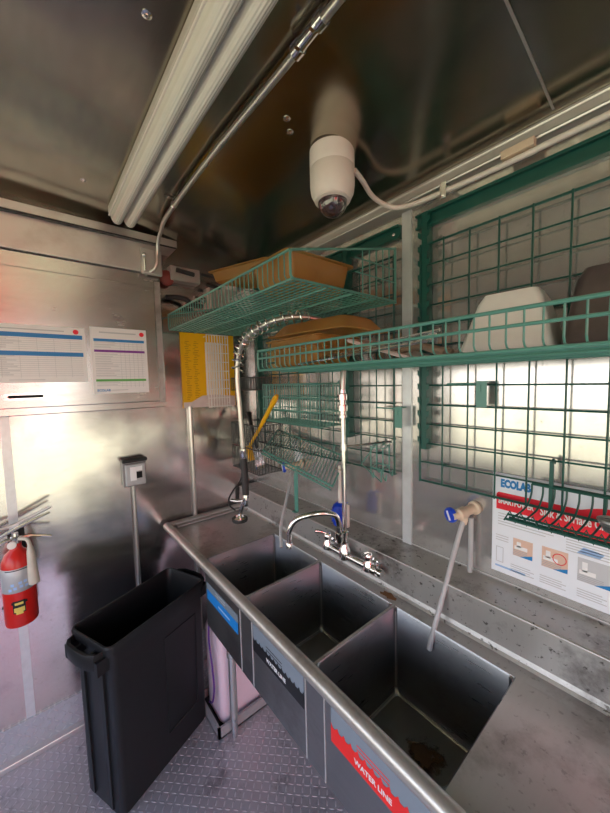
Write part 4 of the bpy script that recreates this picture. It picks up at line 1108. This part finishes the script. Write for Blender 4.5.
for k, (u0, u1, v0, v1) in enumerate(((.064, .118, .075, .132), (.142, .206, .072, .134), (.228, .300, .066, .134), (.322, .40, .066, .134))):
    bm = B(); fr.rect(bm, u0, u1, v0, v1, .002, .0026); pic = obj('picture', bm, 'skin_ink' if k < 2 else 'lgrey_ink', t)
    bm = B(); fr.rect(bm, u0 + .01, u0 + .022, v0 + .03, v1 - .01, .0026, .003); fr.rect(bm, u0 + .004, u0 + .04, v0 + .022, v0 + .034, .0026, .003)
    obj('picture_detail', bm, 'white_ink', pic)
    bm = B(); 
    for i in range(4): fr.rect(bm, u0, u1 - .015, v0 + .002 + i * .005, v0 + .004 + i * .005, .0026, .003)
    obj('picture_detail', bm, 'grey_ink', pic)
    bm = B(); fr.poly(bm, [(u1 - .035, v0), (u1, v0), (u1, v0 + .014), (u1 - .02, v0 + .006)], .003, .0034); obj('picture_detail', bm, 'blue_ink', pic)
bm = B(); tube(bm, [fr(.186 + .016 * math.cos(a), .108 + .016 * math.sin(a), .0032) for a in [2 * PI * k / 24 for k in range(24)]], .0012, 5, closed=True); obj('ring_mark', bm, 'red_ink', t)
bm = B(); fr.poly(bm, [(.225, .145), (.275, .145), (.285, .160), (.24, .166)], .002, .0026); obj('sponge_picture', bm, 'pblue', t)
bm = B(); fr.rect(bm, .012, .10, .018, .024, .002, .0026); obj('footer_text', bm, 'pblue', t)

# ------------------------------------------------------------------ black bin
bc = Vector((.365, -.830)); ang = math.radians(112.8)
t = thing('waste_bin', 'tall narrow black plastic bin with side handles standing on the floor', 'bin', (bc.x, bc.y, 0))
H = .742
def bl(z, hx, hy, r): return rrect(bc.x, bc.y, z, hx, hy, r, 5, ang)
bm = B()
outer = [bl(0.0, .232, .121, .03), bl(.006, .236, .125, .03), bl(.655, .240, .126, .03), bl(.66, .240, .128, .03), bl(.70, .243, .130, .03), bl(.703, .252, .134, .03), bl(.735, .256, .136, .03), bl(H, .252, .132, .028)]
inner = [bl(H, .246, .126, .024), bl(.73, .241, .121, .024), bl(.66, .232, .119, .024), bl(.02, .228, .117, .024)]
A = loft(bm, outer + inner, cap0=True, cap1=True)
obj('body', bm, 'bin', t, True)
ca, sa = math.cos(ang), math.sin(ang)
def bp(u, v_, z): return Vector((bc.x + u * ca - v_ * sa, bc.y + u * sa + v_ * ca, z))
U = Vector((ca, sa, 0)); W = Vector((-sa, ca, 0)); Z = Vector((0, 0, 1))
for s in (-1, 1):   # end handles
    bm = B()
    lp = []
    for (v_, du) in ((-.100, 0.0), (-.092, .030), (-.060, .046), (0, .050), (.060, .046), (.092, .030), (.100, 0.0)):
        c0 = bp(s * (.248 + du), v_, .70); lp.append([c0 + U * (s * .004) + Z * .026, c0 + U * (s * .010) + Z * .012, c0 + U * (s * .004) - Z * .036, c0 - U * (s * .006) - Z * .036, c0 - U * (s * .008) + Z * .024])
    loft(bm, lp, True, True)
    obox(bm, bp(s * .262, .100, .672), U, W, Z, .022, .010, .028); obox(bm, bp(s * .262, -.100, .672), U, W, Z, .022, .010, .028)
    for v_ in (-.045, .045): obox(bm, bp(s * .266, v_, .690), U, W, Z, .026, .006, .016)
    obj('handle', bm, 'bin', t, True)
    for v_ in (-.066, .066):   # vent channels on the narrow sides
        bm = B()
        q = [bp(s * .233, v_ * .95 - .010, .02), bp(s * .233, v_ * .95 + .010, .02), bp(s * .240, v_ + .012, .655), bp(s * .240, v_ - .012, .655)]
        q2 = [p + U * (s * .010) for p in q]
        loft(bm, [q, q2], True, True); obj('side_rib', bm, 'bin', t)
for s in (-1, 1):
    bm = B()
    def sp(u, z, d=0.0): return bp(u, s * (.1255 + (z / .655) * .001 + d), z)
    for (u0, z0, u1, z1) in ((-.0, .14, -.0, .60), (.17, .14, .185, .60), (0, .60, .185, .60), (0, .14, .17, .14)):
        tube(bm, [sp(u0, z0), sp(u1, z1)], .0022, 6)
    obj('panel_edge', bm, 'bin', t)

# ------------------------------------------------------------------ tray with pink container under the sink
t = thing('floor_tray', 'shallow grey tray on the floor under the sink', 'tray', (.43, -.4, 0))
bm = B(); x0, x1, y0, y1 = .285, .545, -.575, -.235
box(bm, x0, x1, y0, y1, 0.0, .006); box(bm, x0, x1, y0, y0 + .012, 0, .055); box(bm, x0, x1, y1 - .012, y1, 0, .055); box(bm, x0, x0 + .012, y0, y1, 0, .055); box(bm, x1 - .012, x1, y0, y1, 0, .055)
obj('pan', bm, 'tray', t)
bm = B(); box(bm, x0 + .014, x1 - .014, y0 + .014, y1 - .014, .0062, .012); tag(obj('liner', bm, 'rubber', t), 'dark liner')
t = thing('chemical_container', 'large pale pink plastic container standing in the tray under the sink', 'container', (.42, -.39, .012))
bm = B(); cx, cy = .415, -.40
loft(bm, [rrect(cx, cy, .0125, .085, .125, .03, 5), rrect(cx, cy, .02, .094, .136, .035, 5), rrect(cx, cy, .30, .098, .140, .035, 5), rrect(cx, cy, .46, .098, .140, .035, 5), rrect(cx, cy, .53, .080, .115, .035, 5), rrect(cx, cy, .55, .04, .05, .03, 5)], True, True)
obj('body', bm, 'jug', t, True)
bm = B(); lathe(bm, (cx, cy, .548), (0, 0, 1), [(0, .03), (.03, .03), (.032, .027)], 18); obj('cap', bm, 'white_plastic', t, True)
bm = B(); tube(bm, spline([(.43, -.548, .60), (.44, -.560, .45), (.475, -.563, .32), (.485, -.563, .22), (.45, -.560, .12), (.40, -.556, .08)], 6), .0045, 8)
tag(obj('dosing_tube', bm, 'purple_tube', None, True, org=(.45, -.56, .1)), 'thin dark purple tube hanging down in front of the pink container', 'tube')
